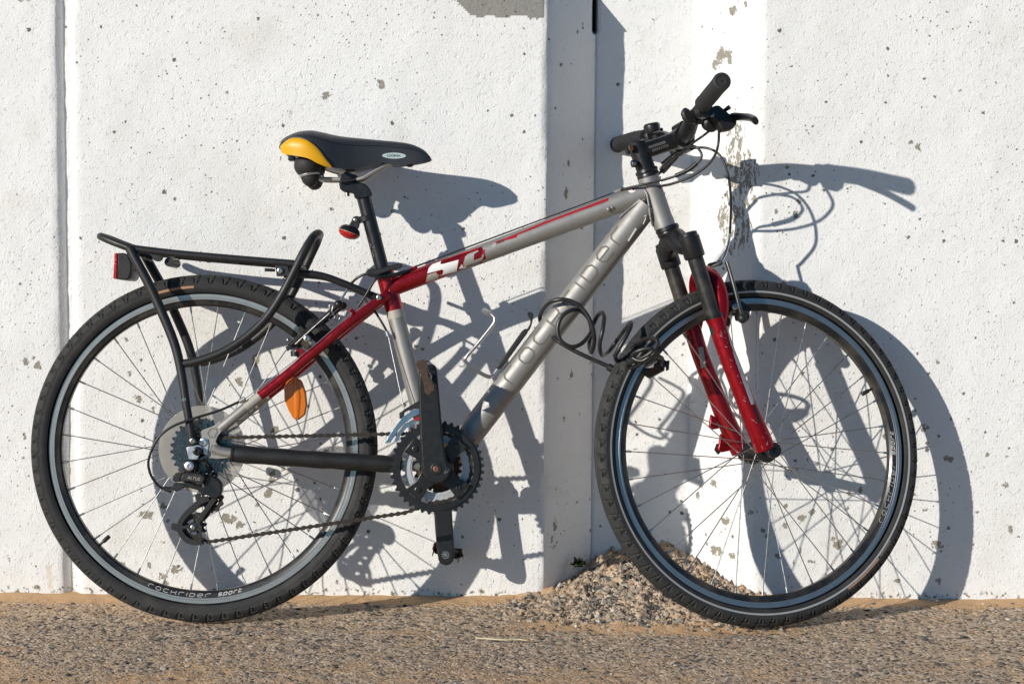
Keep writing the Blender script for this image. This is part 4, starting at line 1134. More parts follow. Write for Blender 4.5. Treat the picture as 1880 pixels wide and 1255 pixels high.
oc = B(723, 285.5, -.03); m2 = [(oc.x + .0225 * math.cos(k * PI / 16), oc.z + .0056 * math.sin(k * PI / 16)) for k in range(32)]
v2, f2 = fill(m2); decal('badge', saddle, v2, f2, simple('pale_badge', (0.46, 0.55, 0.55), 0.4), 0.0008)
v2, f2 = font_mesh('LOOKIN', 0.0066); decal('lettering', saddle, place2d(v2, (oc.x - .0135, oc.z - .0022), (1, 0), (0, 1)), f2, MAT['plastic'], 0.0014)
Z2 = lambda pts: zp(pts, 500, 220, 6.065)
for s in (-1, 1):
    m = MB(); yy = lambda t: s * t
    rl = [B(*p, -.024) for p in Z2([(500, 640), (560, 655), (740, 660), (900, 660), (1000, 645), (1120, 570), (1260, 490), (1330, 470)])]
    m.tube([Vector((p.x, s * (0.022 if i < 5 else 0.022 - 0.003 * (i - 4)), p.z)) for i, p in enumerate(rl)], 0.0038, 10, 5)
    m.build('rail', MAT['rail'], saddle)
    c = B(568, 321, -.042); c = (c.x, s * .038, c.z); ta = (-0.20, 0, 1)
    m = MB(); m.lathe([(.002, .0185), (.006, .0222), (.012, .0250), (.019, .0262), (.027, .0248), (.034, .0200), (.038, .012)], c, ta, 28); m.build('elastomer', MAT['grip'], saddle)
    m = MB(); m.lathe([(-.0225, .0001), (-.0215, .006), (-.018, .0112), (-.012, .0152), (-.004, .0172), (-.001, .0170)], c, ta, 28); m.build('elastomer', MAT['grip'], saddle)
    m = MB(); m.lathe([(-.0022, .0165), (-.0018, .0196), (.0012, .0206), (.0026, .0200), (.003, .017)], c, ta, 28); m.build('elastomer_ring', MAT['alloy'], saddle)
m = MB(); m.box(B(536, 290, 0) , (0.012, 0.03, 0.012)); m.build('saddle_bracket', MAT['plastic'], saddle, bevel=0.002)
m = MB(); m.ball(B(752, 302.5, 0), (0.008, 0.005), 12, 8); m.build('nose_screw', MAT['plastic'], saddle)
# seat clamp with quick release
m = MB(); c0, c1 = B(702.5, 499, 0), B(705.5, 507, 0); m.tube([B(701, 492, 0), B(706, 508, 0)], 0.0195, 30); cl = m.build('seat_clamp', MAT['black'], BIKE, bevel=0.0015)
m = MB(); m.plate([(673, 505), (672, 497), (682, 493), (705, 491), (722, 485), (736, 483.5), (738.5, 487), (735, 492), (716, 497), (694, 505), (682, 509)], -0.033, -0.026, sm=2); m.build('release_lever', MAT['plastic'], cl, bevel=0.002)
m = MB(); m.tube([B(680, 501, -.030), B(680, 501, .03)], 0.0035, 10); m.build('release_skewer', MAT['bolt'], cl)
# round tail lamp on the seat post
Zl = lambda pts: zp(pts, 610, 380, 15.69)
lamp = MB(); a, b = B(*Zl([(640, 300)])[0], 0), B(*Zl([(560, 720)])[0], 0)
axd = (B(*Zl([(420, 900)])[0], 0) - B(*Zl([(540, 560)])[0], 0)).normalized()
lc = B(*Zl([(490, 730)])[0], 0)
lamp.lathe([(-.0135, .004), (-.0125, .012), (-.008, .0185), (-.002, .0212), (0.0, .0215), (0.0, .0001)], lc, axd, 30)
lo_ = lamp.build('tail_lamp', MAT['black'], BIKE)
m = MB(); m.lathe([(0.0002, .0214), (.004, .0205), (.0095, .015), (.0125, .006), (.0128, .0001)], lc, axd, 30); m.build('lens', MAT['red_lens'], lo_)
m = MB(); m.lathe([(-.0006, .0219), (.0006, .0219)], lc, axd, 30); m.build('lens_seam', MAT['orange_label'], lo_)
m = MB(); m.plate(Zl([(480, 520), (610, 280), (690, 250), (780, 280), (800, 380), (760, 560), (700, 680)]), -0.008, 0.008); m.build('bracket', MAT['plastic'], lo_, bevel=0.0015)
m = MB(); bolt(m, B(*Zl([(670, 370)])[0], -.008), 0.0035, .002); m.build('bracket_screw', MAT['bolt'], lo_)
m = MB(); m.tube([B(671, 397, 0), B(674, 405, 0)], 0.0152, 26); m.plate(Zl([(760, 280), (880, 240), (900, 400), (800, 420)]), -0.006, 0.006); m.build('strap', MAT['plastic'], lo_)

# ---- luggage rack
rack = empty('luggage_rack', BIKE)
RT = 0.0082
def mirror(P): return [Vector((p.x, -p.y, p.z)) for p in P]
def rk(px, y): return [B(u, v, yy) for (u, v), yy in zip(px, y if hasattr(y, '__len__') else [y] * len(px))]
plat = rk([(540, 484), (420, 474), (320, 465), (245, 456), (232, 453), (205, 443), (187, 435)], [-.060, -.060, -.060, -.060, -.0595, -.052, -.038])
tip = B(180.5, 432.5, 0)
tp_ = Vector((plat[-1].x - .006, -.020, plat[-1].z + .002))
loop = plat + [tp_, Vector((tp_.x - .003, 0, tp_.z + .001))] + mirror(plat + [tp_])[::-1]
m = MB(); m.tube(loop, 0.0072, 14, 5); m.build('platform_rail', MAT['rack'], rack)
leg = rk([(238, 455), (252, 482), (275, 525), (300, 580), (322, 636), (334, 690), (341.5, 740), (350, 790), (353, 812)], [-.064, -.066, -.068, -.071, -.074, -.077, -.079, -.080, -.080])
for s in (1, -1):
    P = leg if s == 1 else mirror(leg)
    m = MB(); m.tube(P, [.0092, .0092, .0092, .0090, .0088, .0084, .0080, .0076, .0070], 14, 5); lg = m.build('leg', MAT['rack'], rack)
    m = MB()
    for u, v, r in ((338, 733, .0042), (341.5, 749, .0028), (345, 764, .0028)):
        q = B(u, v, -.0855); m.lathe([(0, r), (.0012, r * .9), (.0012, .0001)], (q.x, q.y * s, q.z), (0, -s, 0), 12)
        m.build('leg_screw' if v < 740 else 'hole_shade_disc', MAT['bolt'] if v < 740 else MAT['hole_shade'], lg); m = MB()  # holes are black surface discs, their inner shade given as colour
    m = MB(); q = B(354, 809, -.0865); bolt(m, Vector((q.x, q.y * s, q.z)), 0.0055, .003, (0, -s, 0)); m.build('eyelet_bolt', MAT['bolt'], lg)
hp = rk([(333, 668), (365, 662), (410, 645), (450, 620), (485, 588), (512, 550), (535, 508), (556, 466), (570, 442), (577, 433)], [-.073, -.074, -.074, -.072, -.070, -.068, -.066, -.062, -.052, -.036])
e0 = Vector((hp[-1].x + .004, -.018, hp[-1].z + .005)); e1 = Vector((e0.x + .001, 0, e0.z + .001))
m = MB(); m.tube(hp + [e0, e1] + mirror(hp + [e0])[::-1], 0.0083, 14, 5); m.build('hoop', MAT['rack'], rack)
m = MB()
for u, v in ((300, 463), (420, 474), (545, 488)): q = B(u, v, -.058); m.tube([q, Vector((q.x, -q.y, q.z))], 0.0058, 12)
m.build('cross_bar', MAT['rack'], rack)
m = MB()
for u, v in ((382, 474), (462, 480)): m.plate([(u - 12, v), (u + 12, v + 1), (u + 4, v + 8), (u - 2, v + 8)], -.056, -.050)
m.build('strap_lug', MAT['rack'], rack)
m = MB(); q = B(288, 471, -.062); m.tube([q, Vector((q.x, -.044, q.z))], 0.0088, 18); m.build('spring_end', MAT['plastic'], rack)
m = MB(); q = B(310, 481, -.050); m.tube([q, Vector((q.x, .03, q.z))], 0.0085, 18); w0 = rk([(318, 480), (335, 474), (342, 470)], -.05); m.tube(w0, 0.0011, 6); m.build('clamp_spring', MAT['plastic'], rack)
m = MB(); m.plate([(505, 483), (528, 484), (532, 506), (508, 507)], -.064, -.050); bolt(m, B(514.5, 496.5, -.064), .0055, .003); m.tube(rk([(486, 495), (505, 496)], -.057), [.0035, .0030], 8); m.build('mount_block', MAT['plastic'], rack, bevel=0.001)
m = MB(); bolt(m, B(514.5, 496.5, -.0645), .0056, .0035); m.build('mount_bolt', MAT['bolt'], rack)
for s in (1, -1):
    m = MB(); P = rk([(510, 500), (548, 501), (590, 506), (630, 520), (665, 535), (692, 547), (698, 550)], [-.050, -.048, -.042, -.036, -.031, -.028, -.028])
    m.tube(P if s == 1 else mirror(P), 0.0072, 10, 4, flat=1.0); m.build('tongue', MAT['rack'], rack)
m = MB(); bolt(m, B(696, 546, -.036), .005, .003); m.build('tongue_bolt', MAT['bolt'], rack)
Zr = lambda pts: zp(pts, 170, 420, 8.963)
m = MB(); m.plate(Zr([(410, 398), (500, 395), (570, 420), (640, 560), (640, 680), (600, 810), (560, 840), (395, 830)]), -0.045, 0.045); rr_ = m.build('reflector_housing', MAT['plastic'], rack, bevel=0.002)
m = MB(); m.plate(Zr([(355, 400), (412, 396), (398, 830), (335, 815)]), -0.047, 0.047); m.build('tail_reflector', MAT['red_lens'], rack, bevel=0.002)
m = MB(); q = B(*Zr([(640, 635)])[0], -.002); m.tube([q, q + Vector((.012, 0, .012))], 0.004, 10); m.tube(rk(Zr([(700, 400), (870, 420), (990, 500)]), 0.0), 0.006, 8); m.build('reflector_mount', MAT['plastic'], rack)

# ---- rear brake
Z8 = lambda pts: zp(pts, 500, 520, 4.482)
rb_ = empty('rim_brake', BIKE)
for s in (1, -1):
    yy = lambda y: y * s
    flip = lambda o: o
    def R(px, y): return [Vector((p.x, p.y * s, p.z)) for p in [B(u, v, y) for u, v in Z8(px)]]
    m = MB(); m.tube(R([(140, 520), (240, 430), (380, 320), (470, 240), (555, 165)], -.044), [.0075, .0072, .0062, .0062, .0072], 10, 3, flat=.75); m.ball(R([(545, 172)], -.046)[0], .0085, 12, 8); m.build('brake_arm', MAT['black'], rb_)
    m = MB(); m.tube(R([(160, 525), (330, 370), (470, 245)], -.050), 0.0011, 8, 3); m.build('link_wire', MAT['spoke'], rb_)
    m = MB(); m.tube(R([(190, 600), (190, 560)], -.050), .009, 12); m.tube(R([(150, 505), (165, 540)], -.045), .0105, 14); m.build('pivot_boss', MAT['black'] if True else 0, rb_)
    m = MB(); q = R([(195, 375), (240, 345), (345, 440), (300, 480)], -.019); m.prism([(p.x, p.z) for p in q], -.030 * s, -.0145 * s); m.build('brake_pad', MAT['plastic'], rb_, bevel=0.002)
    m = MB(); q = R([(288, 455)], -.060)[0]; bolt(m, q, .0068, .005, (0, -s, 0)); m.tube([q, Vector((q.x, -.03 * s, q.z))], .0045, 10); m.build('pad_bolt', MAT['bolt'], rb_)
    m = MB(); m.tube(R([(470, 210), (472, 178), (500, 180), (490, 230), (515, 275), (490, 298), (460, 290)], -.050), .0011, 6, 4); m.build('spring_wire', MAT['steel'], rb_)
    m = MB(); q = R([(130, 465)], -.05)[0]; m.ball(q, .004, 10, 6); q = R([(163, 553)], -.052)[0]; bolt(m, q, .0045, .002, (0, -s, 0)); m.build('arm_bolt', MAT['bolt'], rb_)
m = MB(); q = B(*Z8([(225, 575)])[0], -.055); m.tube([q, Vector((q.x, -.04, q.z))], .009, 14); m.build('brake_boss', MAT['red'], rb_)
m = MB(); q = B(*Z8([(668, 222)])[0], -.040); m.tube([q, B(*Z8([(645, 245)])[0], -.042)], .0065, 12); m.build('cable_stop', MAT['red'], rb_)
# ---- bottle cage
Zb = lambda pts: zp(pts, 860, 560, 7.844)
bc = empty('bottle_cage', BIKE)
wp = [B(*p, y) for p, y in zip(Zb([(225, 60), (300, 110), (370, 170), (378, 225), (330, 310), (120, 570), (-30, 740), (-35, 810), (60, 890), (200, 985), (300, 1025), (350, 1010), (420, 920)]), [-.005, -.022, -.030, -.032, -.032, -.032, -.032, -.031, -.030, -.026, -.018, -.012, -.010])]
m = MB(); m.tube(wp, 0.0031, 12, 5); m.build('wire_loop', MAT['steel'], bc)
w2 = [Vector((p.x - .002, -p.y * .9, p.z - .002)) for p in wp]
m = MB(); m.tube(w2, 0.0031, 10, 5); m.build('wire_loop', MAT['steel'], bc)
m = MB(); m.plate(Zb([(385, 900), (430, 850), (770, 370), (820, 335), (865, 350), (850, 400), (560, 800), (470, 910), (420, 930)]), -0.013, 0.013); m.build('spine', MAT['plastic'], bc, bevel=0.002)
m = MB(); m.plate(Zb([(830, 370), (880, 280), (890, 220), (850, 140), (855, 95), (920, 110), (938, 150), (925, 220), (905, 300), (870, 370)]), -0.010, 0.010, sm=2); m.build('retaining_tab', MAT['plastic'], bc, bevel=0.001)

# ---- fork, headset (all turned with the handlebar)
fork = empty('fork', BIKE, M_STEER)
SA, SB = S(1274, 466, -.062), S(1311, 583, -.062)
fx = (SB - SA).normalized(); fx.y = 0; fx.normalize()
P0 = S(1222, 424, 0)
for s in (1, -1):
    mir = lambda P: [Vector((p.x, p.y * s, p.z)) for p in P]
    m = MB(); m.tube(mir([SA - fx * .03, SB + fx * .03]), 0.0150, 26); m.build('stanchion', simple('worn_black_stanchion', (0.022, 0.021, 0.02), 0.42, 0.2, 0.5, 70, dust=0.25), fork)
    m = MB(); m.tube(mir([SA - fx * .042, SA - fx * .040, SA - fx * .034, SA - fx * .032, SA + fx * .004, SA + fx * .008]), [.014, .0178, .0182, .0200, .0200, .0185], 28); m.build('crown_clamp', MAT['black_worn'], fork)
    L = [S(u, v, y) for u, v, y in ((1311, 580, -.062), (1317, 596, -.062), (1331, 640, -.062), (1352, 694, -.062), (1374, 750, -.062), (1393, 795, -.0605), (1405, 823, -.058))]
    m = MB(); m.tube(mir(L), [.0172, .0168, .0165, .0168, .0178, .0192, .0192], 26, 4); lg = m.build('fork_leg', MAT['red_worn'] if s == 1 else MAT['red'], fork)
    m = MB(); m.tube(mir([L[0] - fx * .002, L[0] + fx * .004]), .0178, 26); m.build('wiper_seal', MAT['black'], lg)
    if s == 1:
        for px, mt in (([(1333, 600), (1341, 599), (1352, 640), (1372, 700), (1385, 742), (1377, 743), (1362, 700), (1343, 645)], 'decal_silver'), ([(1381, 735), (1386, 745), (1396, 775), (1392, 777), (1382, 752)], 'plastic')):
            v2, f2 = fill(poly_px(px, -.075, S)); decal('worn_stripe', lg, v2, f2, chipped('worn_silver_stripe', (0.5, 0.5, 0.5), (0.28, 0.02, 0.03), 0.4, 0.4, 0.60, 160) if mt == 'decal_silver' else MAT['plastic'], 0.0006)
        rs_ = random.Random(9); sv, sf = [], []
        for k in range(26):
            t = rs_.random(); u0 = 1318 + 84 * t + rs_.uniform(-6, 13); v0 = 602 + 216 * t
            a_ = rs_.uniform(.2, 1.5); l_ = rs_.uniform(1.5, 7)
            P_ = poly_px([(u0, v0), (u0 + l_ * math.cos(a_), v0 + l_ * math.sin(a_))], -.075, S)
            v2, f2 = ribbon(P_, rs_.uniform(.0003, .0010)); n_ = len(sv); sv += v2; sf += [tuple(i + n_ for i in q) for q in f2]
        sc_ = decal('paint_scuffs', lg, sv, sf, MAT['decal_silver'], 0.0004); sc_['kind'] = 'stuff'
    else:
        m = MB()
        m.plate([(1306, 760), (1314, 765), (1321, 786), (1310, 788), (1303, 782)], .058, .066, S); m.plate([(1324, 795), (1333, 800), (1340, 827), (1326, 830), (1319, 826)], .058, .066, S)
        m.build('disc_lug', MAT['red'], lg, bevel=0.0015)
        v2, f2 = fill(poly_px([(1282, 638), (1290, 636), (1296, 672), (1289, 676)], .046, S)); decal('worn_stripe', lg, v2, f2, MAT['decal_silver'], 0.0006)
P0 = P0 + fx * .012
m = MB(); cn = SA - fx * .016
m.tube([Vector((cn.x, -.060, cn.z)), Vector((cn.x - .010, -.042, cn.z + .004)), Vector((P0.x + .012, -.016, P0.z - .006)), Vector((P0.x + .010, 0, P0.z - .004)), Vector((P0.x + .012, .016, P0.z - .006)), Vector((cn.x - .010, .042, cn.z + .004)), Vector((cn.x, .060, cn.z))], [.0165, .0185, .0215, .0225, .0215, .0185, .0165], 20, 4)
m.build('fork_crown', MAT['black_worn'], fork)
A = [S(1320, 596, -.064), S(1325, 566, -.063), S(1322, 536, -.058), S(1310, 511, -.044), S(1297, 500, -.020)]
ctr = Vector((A[-1].x + .003, 0, A[-1].z + .004))
m = MB(); m.tube(A + [ctr] + [Vector((p.x, -p.y, p.z)) for p in A[::-1]], [.010, .0105, .0108, .0112, .0118, .012, .0118, .0112, .0108, .0105, .010], 16, 5, flat=1.35, up=(0, 1, 0)); m.build('brake_arch', MAT['red_worn'], fork)
AXL = FRONT_HUB
for s in (-1, 1):
    m = MB()
    m.lathe([(0.050, .0125), (.066, .0145), (.072, .0145), (.074, .0120), (.074, .006), (.070, .0058), (.070, .0001)], AXL, (0, s, 0), 24)
    m.build('axle_cap', MAT['black'], fork)
m = MB()
for k in range(12):
    a = k * PI / 6
    for s in (-1, 1): m.ball((AXL.x + .021 * math.cos(a), s * .0365, AXL.z + .021 * math.sin(a)), .0016, 6, 4)
m.build('spoke_heads', MAT['spoke'], fork, kind='stuff')
m = MB(); m.tube([S(1318, 815, .068), S(1314, 825, .068), S(1320, 832, .068)], .0035, 8); m.build('release_lever', MAT['black'], fork)
hs = empty('headset', BIKE, M_STEER)
ad = -AXD
def coax(name, u0, v0, prof, mat, parent=hs):
    q = S(u0, v0, 0); t = (q - AX0).dot(ad); c = AX0 + ad * t
    m = MB(); m.lathe(prof, c, ad, 30); return m.build(name, mat, parent)
coax('headset_cup', 1188, 320, [(-.010, .0185), (-.009, .0215), (-.004, .0222), (-.002, .0205), (.001, .0218), (.006, .0218), (.0065, .015)], MAT['black'])
coax('spacer', 1184, 308, [(-.010, .0150), (-.010, .0185), (.006, .0185), (.006, .0150)], MAT['black'])
coax('headset_cup', 1222, 418, [(-.002, .0200), (-.001, .0225), (.006, .0232), (.008, .0215), (.010, .0222), (.015, .0215), (.018, .0185)], MAT['black'])
# ---- stem and handlebar
CL = S(1249, 255, 0)
tS = (S(1175, 280, 0) - AX0).dot(ad); STC = AX0 + ad * tS
m = MB(); m.lathe([(-.0225, .0001), (-.0225, .013), (-.020, .0165), (-.019, .0185), (.020, .0185), (.021, .0165)], STC, ad, 30)
m.tube([STC, STC + (CL - STC) * .25, STC + (CL - STC) * .8, CL], [.0175, .0165, .0165, .0185], 24)
m.tube([CL + Vector((0, -.0225, 0)), CL + Vector((0, .0225, 0))], .0212, 30)
stem = m.build('stem', MAT['black'], BIKE, mtx=M_STEER, angle=35)
m = MB(); q = S(1158, 274, -.012); m.tube([q, S(1166, 272, -.012)], .0072, 14); m.tube([Vector((q.x, .012, q.z)), S(1166, 272, .012)], .0072, 14); m.tube([S(1160, 301, -.014), S(1167, 300, -.014)], .0070, 14)
m.build('clamp_lug', MAT['black'], stem)
m = MB(); bolt(m, S(1158, 272, -.0215), .0048, .003); m.build('clamp_bolt', MAT['copper'], stem)
m = MB(); bolt(m, S(1164, 300, -.0215), .0042, .003); m.build('clamp_bolt', MAT['bolt'], stem)
fd_ = (CL - STC); fd_.y = 0; fd_.normalize(); fu = Vector((-fd_.z, 0, fd_.x))
m = MB(); cc = CL + fd_ * .006
for s in (-1, 1): m.tube([cc + fu * (s * .0235) + Vector((0, -.0225, 0)), cc + fu * (s * .0235) + Vector((0, .0225, 0))], .0065, 12)
m.build('face_plate', MAT['black'], stem)
o = S(1192, 273, -.0165); fd2 = Vector((fd_.x, fd_.z))
for turn in (0, 1):                                             # the name is printed twice, the second time upside down
    v2, f2 = font_mesh('ROCKRIDER', .0066); w_ = max(p[0] for p in v2)
    v2 = [(p[0] * .036 / w_, p[1]) for p in v2]
    if turn: v2 = [(.040 - p[0], -.0030 - p[1]) for p in v2]
    decal('lettering', stem, place2d(v2, (o.x, o.z), fd2, (-fd2.y, fd2.x)), f2, MAT['decal_silver'], 0.0005)
hb = [S(1254, 251, -.024), S(1263, 240, -.048), S(1272, 218, -.085), S(1281, 204, -.115), S(1291, 191, -.150), S(1310, 168, -.215), S(1325, 150, -.2807)]
hb[0].x, hb[0].z = CL.x, CL.z
bar_r = [.0158, .0158, .0135, .0112, .0111, .0111, .0111]
m = MB(); full = hb[::-1] + [Vector((CL.x, 0, CL.z))] + mirror(hb)
m.tube(full, bar_r[::-1] + [.0158] + bar_r, 20, 5)
hbar = m.build('handlebar', MAT['black'], BIKE, mtx=M_STEER)
gp = smooth_path(hb, 8)
for s in (1, -1):
    P = [p for p in gp if p.y < -.150]; P = P if s == 1 else mirror(P)
    n = len(P); rs = [.0150 + (.0012 if k < 2 else .0004 * math.sin(k * .4)) + .0016 * (k / n) for k in range(n)]
    m = MB(); m.tube(P, rs, 26)
    d = (P[-1] - P[-2]).normalized(); m.lathe([(-.001, rs[-1]), (.003, rs[-1] * .97), (.0045, rs[-1] * .85), (.0045, rs[-1] * .66), (.0032, rs[-1] * .64), (.0032, rs[-1] * .60), (.0045, rs[-1] * .58), (.0045, .0015), (.002, .001)], P[-1], d, 26)
    m.build('grip', MAT['grip'], hbar)
Z6 = lambda pts: zp(pts, 1230, 160, 9.653)
def lever_side(s):
    nm = lambda P: P if s == 1 else mirror(P)
    Q = lambda px, y: nm([S(u, v, yy) for (u, v), yy in zip(Z6(px), y if hasattr(y, '__len__') else [y] * len(px))])
    m = MB(); m.tube(Q([(560, 430), (640, 400)], [-.128, -.146]), .0152, 20); cl_ = m.build('lever_clamp', MAT['black'], hbar)
    q = Q([(690, 400), (790, 330), (860, 340), (1160, 590), (1170, 660), (1090, 760), (940, 790), (880, 770), (850, 690), (740, 560)], -.124)
    m = MB(); m.prism([(p.x, p.z) for p in q], -.132 * s, -.110 * s); m.build('lever_body', MAT['plastic'], hbar, bevel=.004)
    m = MB(); m.tube(Q([(1080, 560), (1130, 530), (1200, 525), (1330, 530), (1420, 540), (1490, 575), (1515, 600)], [-.122, -.128, -.142, -.172, -.200, -.228, -.240]), [.006, .0062, .0058, .0056, .0058, .0062, .0058], 12, 4, flat=1.35); m.build('brake_lever', MAT['black'], hbar)
    m = MB(); m.tube(Q([(930, 450), (990, 400), (1060, 350)], [-.122, -.128, -.134]), [.0038, .0038, .0044], 10); m.build('reach_adjuster', MAT['plastic'], hbar)
    m = MB(); c = Q([(720, 650)], -.098)[0]; m.lathe([(-.012, .010), (-.010, .0150), (.006, .0155), (.010, .012), (.0105, .0001)], c, (0, -s * .9, -.3), 24); m.build('shifter_pod', MAT['plastic'], hbar)
    q = Q([(250, 355), (330, 400), (420, 500), (490, 620), (440, 650), (290, 640), (230, 570), (190, 460)], -.100)
    m = MB(); m.prism([(p.x, p.z) for p in q], -.106 * s, -.094 * s); m.build('shifter_paddle', MAT['plastic'], hbar, bevel=.004)
    m = MB(); m.tube(Q([(470, 620), (580, 610), (700, 560)], [-.100, -.100, -.102]), .0052, 10); m.build('paddle_arm', MAT['plastic'], hbar)
    m = MB(); bolt(m, Q([(740, 495)], -.136)[0], .0042, .003, (0, -s, 0)); m.build('clamp_screw', MAT['bolt'], hbar)
lever_side(1); lever_side(-1)
m = MB(); bcn = S(1197, 234, .070); m.lathe([(-.009, .012), (-.008, .0155), (.003, .0165), (.006, .0155), (.0085, .012), (.0092, .0001)], bcn, (-.25, -.1, 1), 28); m.build('bell', MAT['black'], hbar)
m = MB(); q = bcn + Vector((.018, -.004, -.004)); m.ball(q, .0035, 10, 6); m.tube([bcn - Vector((-.006, 0, .014)), bcn - Vector((-.012, 0, .026))], .0075, 12); m.build('bell_base', MAT['plastic'], hbar)

# ---- front brake
fb = empty('rim_brake', BIKE, M_STEER)
for s in (1, -1):
    def Q(px, y): return [Vector((p.x, p.y * s, p.z)) for p in [S(u, v, yy) for (u, v), yy in zip(px, y)]]
    m = MB(); m.tube(Q([(1362, 583), (1356, 560), (1347, 525), (1340, 500), (1334, 481)], [-.052, -.053, -.050, -.046, -.042]), [.0082, .0062, .0052, .0048, .0050], 10, 3, flat=.8); m.build('brake_arm', MAT['black'], fb)
    m = MB(); m.tube(Q([(1352, 580), (1372, 580)], [-.046, -.046]), .0098, 14); m.ball(Q([(1363, 584)], [-.054])[0], .010, 14, 8); m.build('pivot_boss', MAT['plastic'], fb)
    m = MB(); q = Q([(1338, 553), (1352, 549), (1378, 566), (1372, 576), (1345, 572)], [-.02] * 5); m.prism([(p.x, p.z) for p in q], -.030 * s, -.0145 * s); m.build('brake_pad', MAT['plastic'], fb, bevel=.002)
    m = MB(); bolt(m, Q([(1349, 563)], [-.054])[0], .006, .004, (0, -s, 0)); m.tube(Q([(1349, 563), (1349, 563)], [-.054, -.025]), .004, 8); m.build('pad_bolt', MAT['bolt'], fb)
m = MB(); m.tube([S(1340, 427, -.012), S(1337, 448, -.016), S(1331, 468, -.024), S(1324, 480, -.032), S(1318, 484, -.030)], .0026, 10, 4); m.build('noodle', MAT['steel'], fb)
m = MB(); m.tube([S(1300, 488, .02), S(1303, 487, .016), S(1318, 484, -.006), S(1322, 482, -.02)], [.0028, .0048, .0052, .0052], 12); m.build('noodle_boot', MAT['plastic'], fb)
m = MB(); m.tube([S(1318, 484, -.034), S(1296, 492, .040)], .0009, 6); m.build('brake_wire', MAT['steel'], fb)

# ---- cables
CSt = lambda u, v, y: M_STEER @ S(u, v, y)
def cable(name, pts, r=0.0025, mat='cable', sm=6, parent=None):
    m = MB(); m.tube(pts, r, 10, sm); return m.build(name, MAT[mat], parent or BIKE)
cable('brake_cable', [CSt(1320, 242, -.116), B(1319, 262, -.088), B(1313, 284, -.082), B(1296, 306, -.072), B(1265, 326, -.055), B(1232, 338, -.036), B(1214, 342, -.020), B(1200, 352, .012), B(1180, 372, .028)])
cable('shift_cable', [CSt(1303, 240, -.098), B(1290, 250, -.066), B(1273, 262, -.048), B(1252, 280, -.022), B(1230, 300, .002), B(1205, 324, .024), B(1190, 345, .030), B(1165, 400, .026)])
m = MB(); m.tube([B(1241, 290, -.010), B(1217, 313, .013)], .0040, 10); m.build('cable_sleeve', MAT['plastic'], BIKE)
cable('brake_cable', [B(1215, 300, .070), B(1240, 281, .040), B(1268, 273, .015), B(1298, 272, -.006), B(1322, 286, -.018), B(1337, 322, -.024), B(1342, 370, -.018), B(1341, 410, .008), CSt(1340, 429, -.012)])
cable('shift_cable', [B(1255, 272, -.03), B(1276, 269, -.050), B(1288, 283, -.056), B(1283, 297, -.056), B(1262, 313, -.050), B(1238, 324, -.042), B(1208, 333, -.033), B(1172, 341, -.024), B(1141, 348, -.005)])
m = MB(); m.tube([B(1280, 299, -.056), B(1264, 312, -.051), B(1240, 323, -.043)], .0042, 10, 3); m.build('cable_sleeve', MAT['plastic'], BIKE)
m = MB(); m.tube([B(1135, 350.5, -.0045), B(1146, 346.5, -.006)], .0036, 10); m.build('cable_ferrule', MAT['plastic'], BIKE)
m = MB(); m.tube([B(1212, 324, -.010), B(1213, 336, -.016), B(1216, 350, -.012), B(1221, 355, -.004)], .0014, 8, 3); m.build('cable_hook', MAT['steel'], BIKE)
cable('bare_wire', [B(1128, 353.5, -.004), B(763, 490, -.004)], .0009, 'plastic', 0)
cable('bare_wire', [B(1128, 353, .006), B(764, 488, .006)], .0009, 'plastic', 0)
cable('brake_cable', [B(757, 495, -.004), B(735, 503, -.015), B(708, 509, -.030), B(690, 506, -.040), B(672, 503, -.040), B(656, 510, -.036), B(645, 520, -.030)], .0025)
cable('brake_noodle', [B(645, 520, -.030), B(638, 531, -.032), B(630, 544, -.038), B(624, 554, -.042)], .0021, 'steel')
cable('shift_cable', [B(757, 494, .006), B(735, 500, -.010), B(712, 506, -.028), B(694, 510, -.040), B(683, 522, -.042), B(672, 541, -.042), B(657, 563, -.041)])
cable('bare_wire', [B(651, 570, -.044), B(578, 633, -.058), B(447, 734, -.070)], .0009, 'steel', 0)
cable('shift_cable', [B(446, 734, -.071), B(403, 753, -.079), B(352, 769, -.090), B(314, 784, -.094), B(288, 807, -.094), B(273, 843, -.090), B(276, 869, -.084), B(288, 888, -.078), B(299, 897, -.074)])
m = MB(); m.tube([B(440, 737, -.071), B(450, 731, -.071)], .0046, 12); m.build('cable_stop', MAT['silver'], BIKE)
cable('shift_cable', [B(672, 552, .02), B(685, 567, -.010), B(697, 585, -.020), B(708, 604, -.022), B(711, 612, -.022)], .0022)
m = MB(); m.tube([B(710, 608, -.022), B(713, 617, -.022)], .0044, 12); m.build('cable_stop', MAT['alloy'], BIKE)
cable('bare_wire', [B(713, 617, -.022), B(742, 752, -.042)], .0009, 'steel', 0)

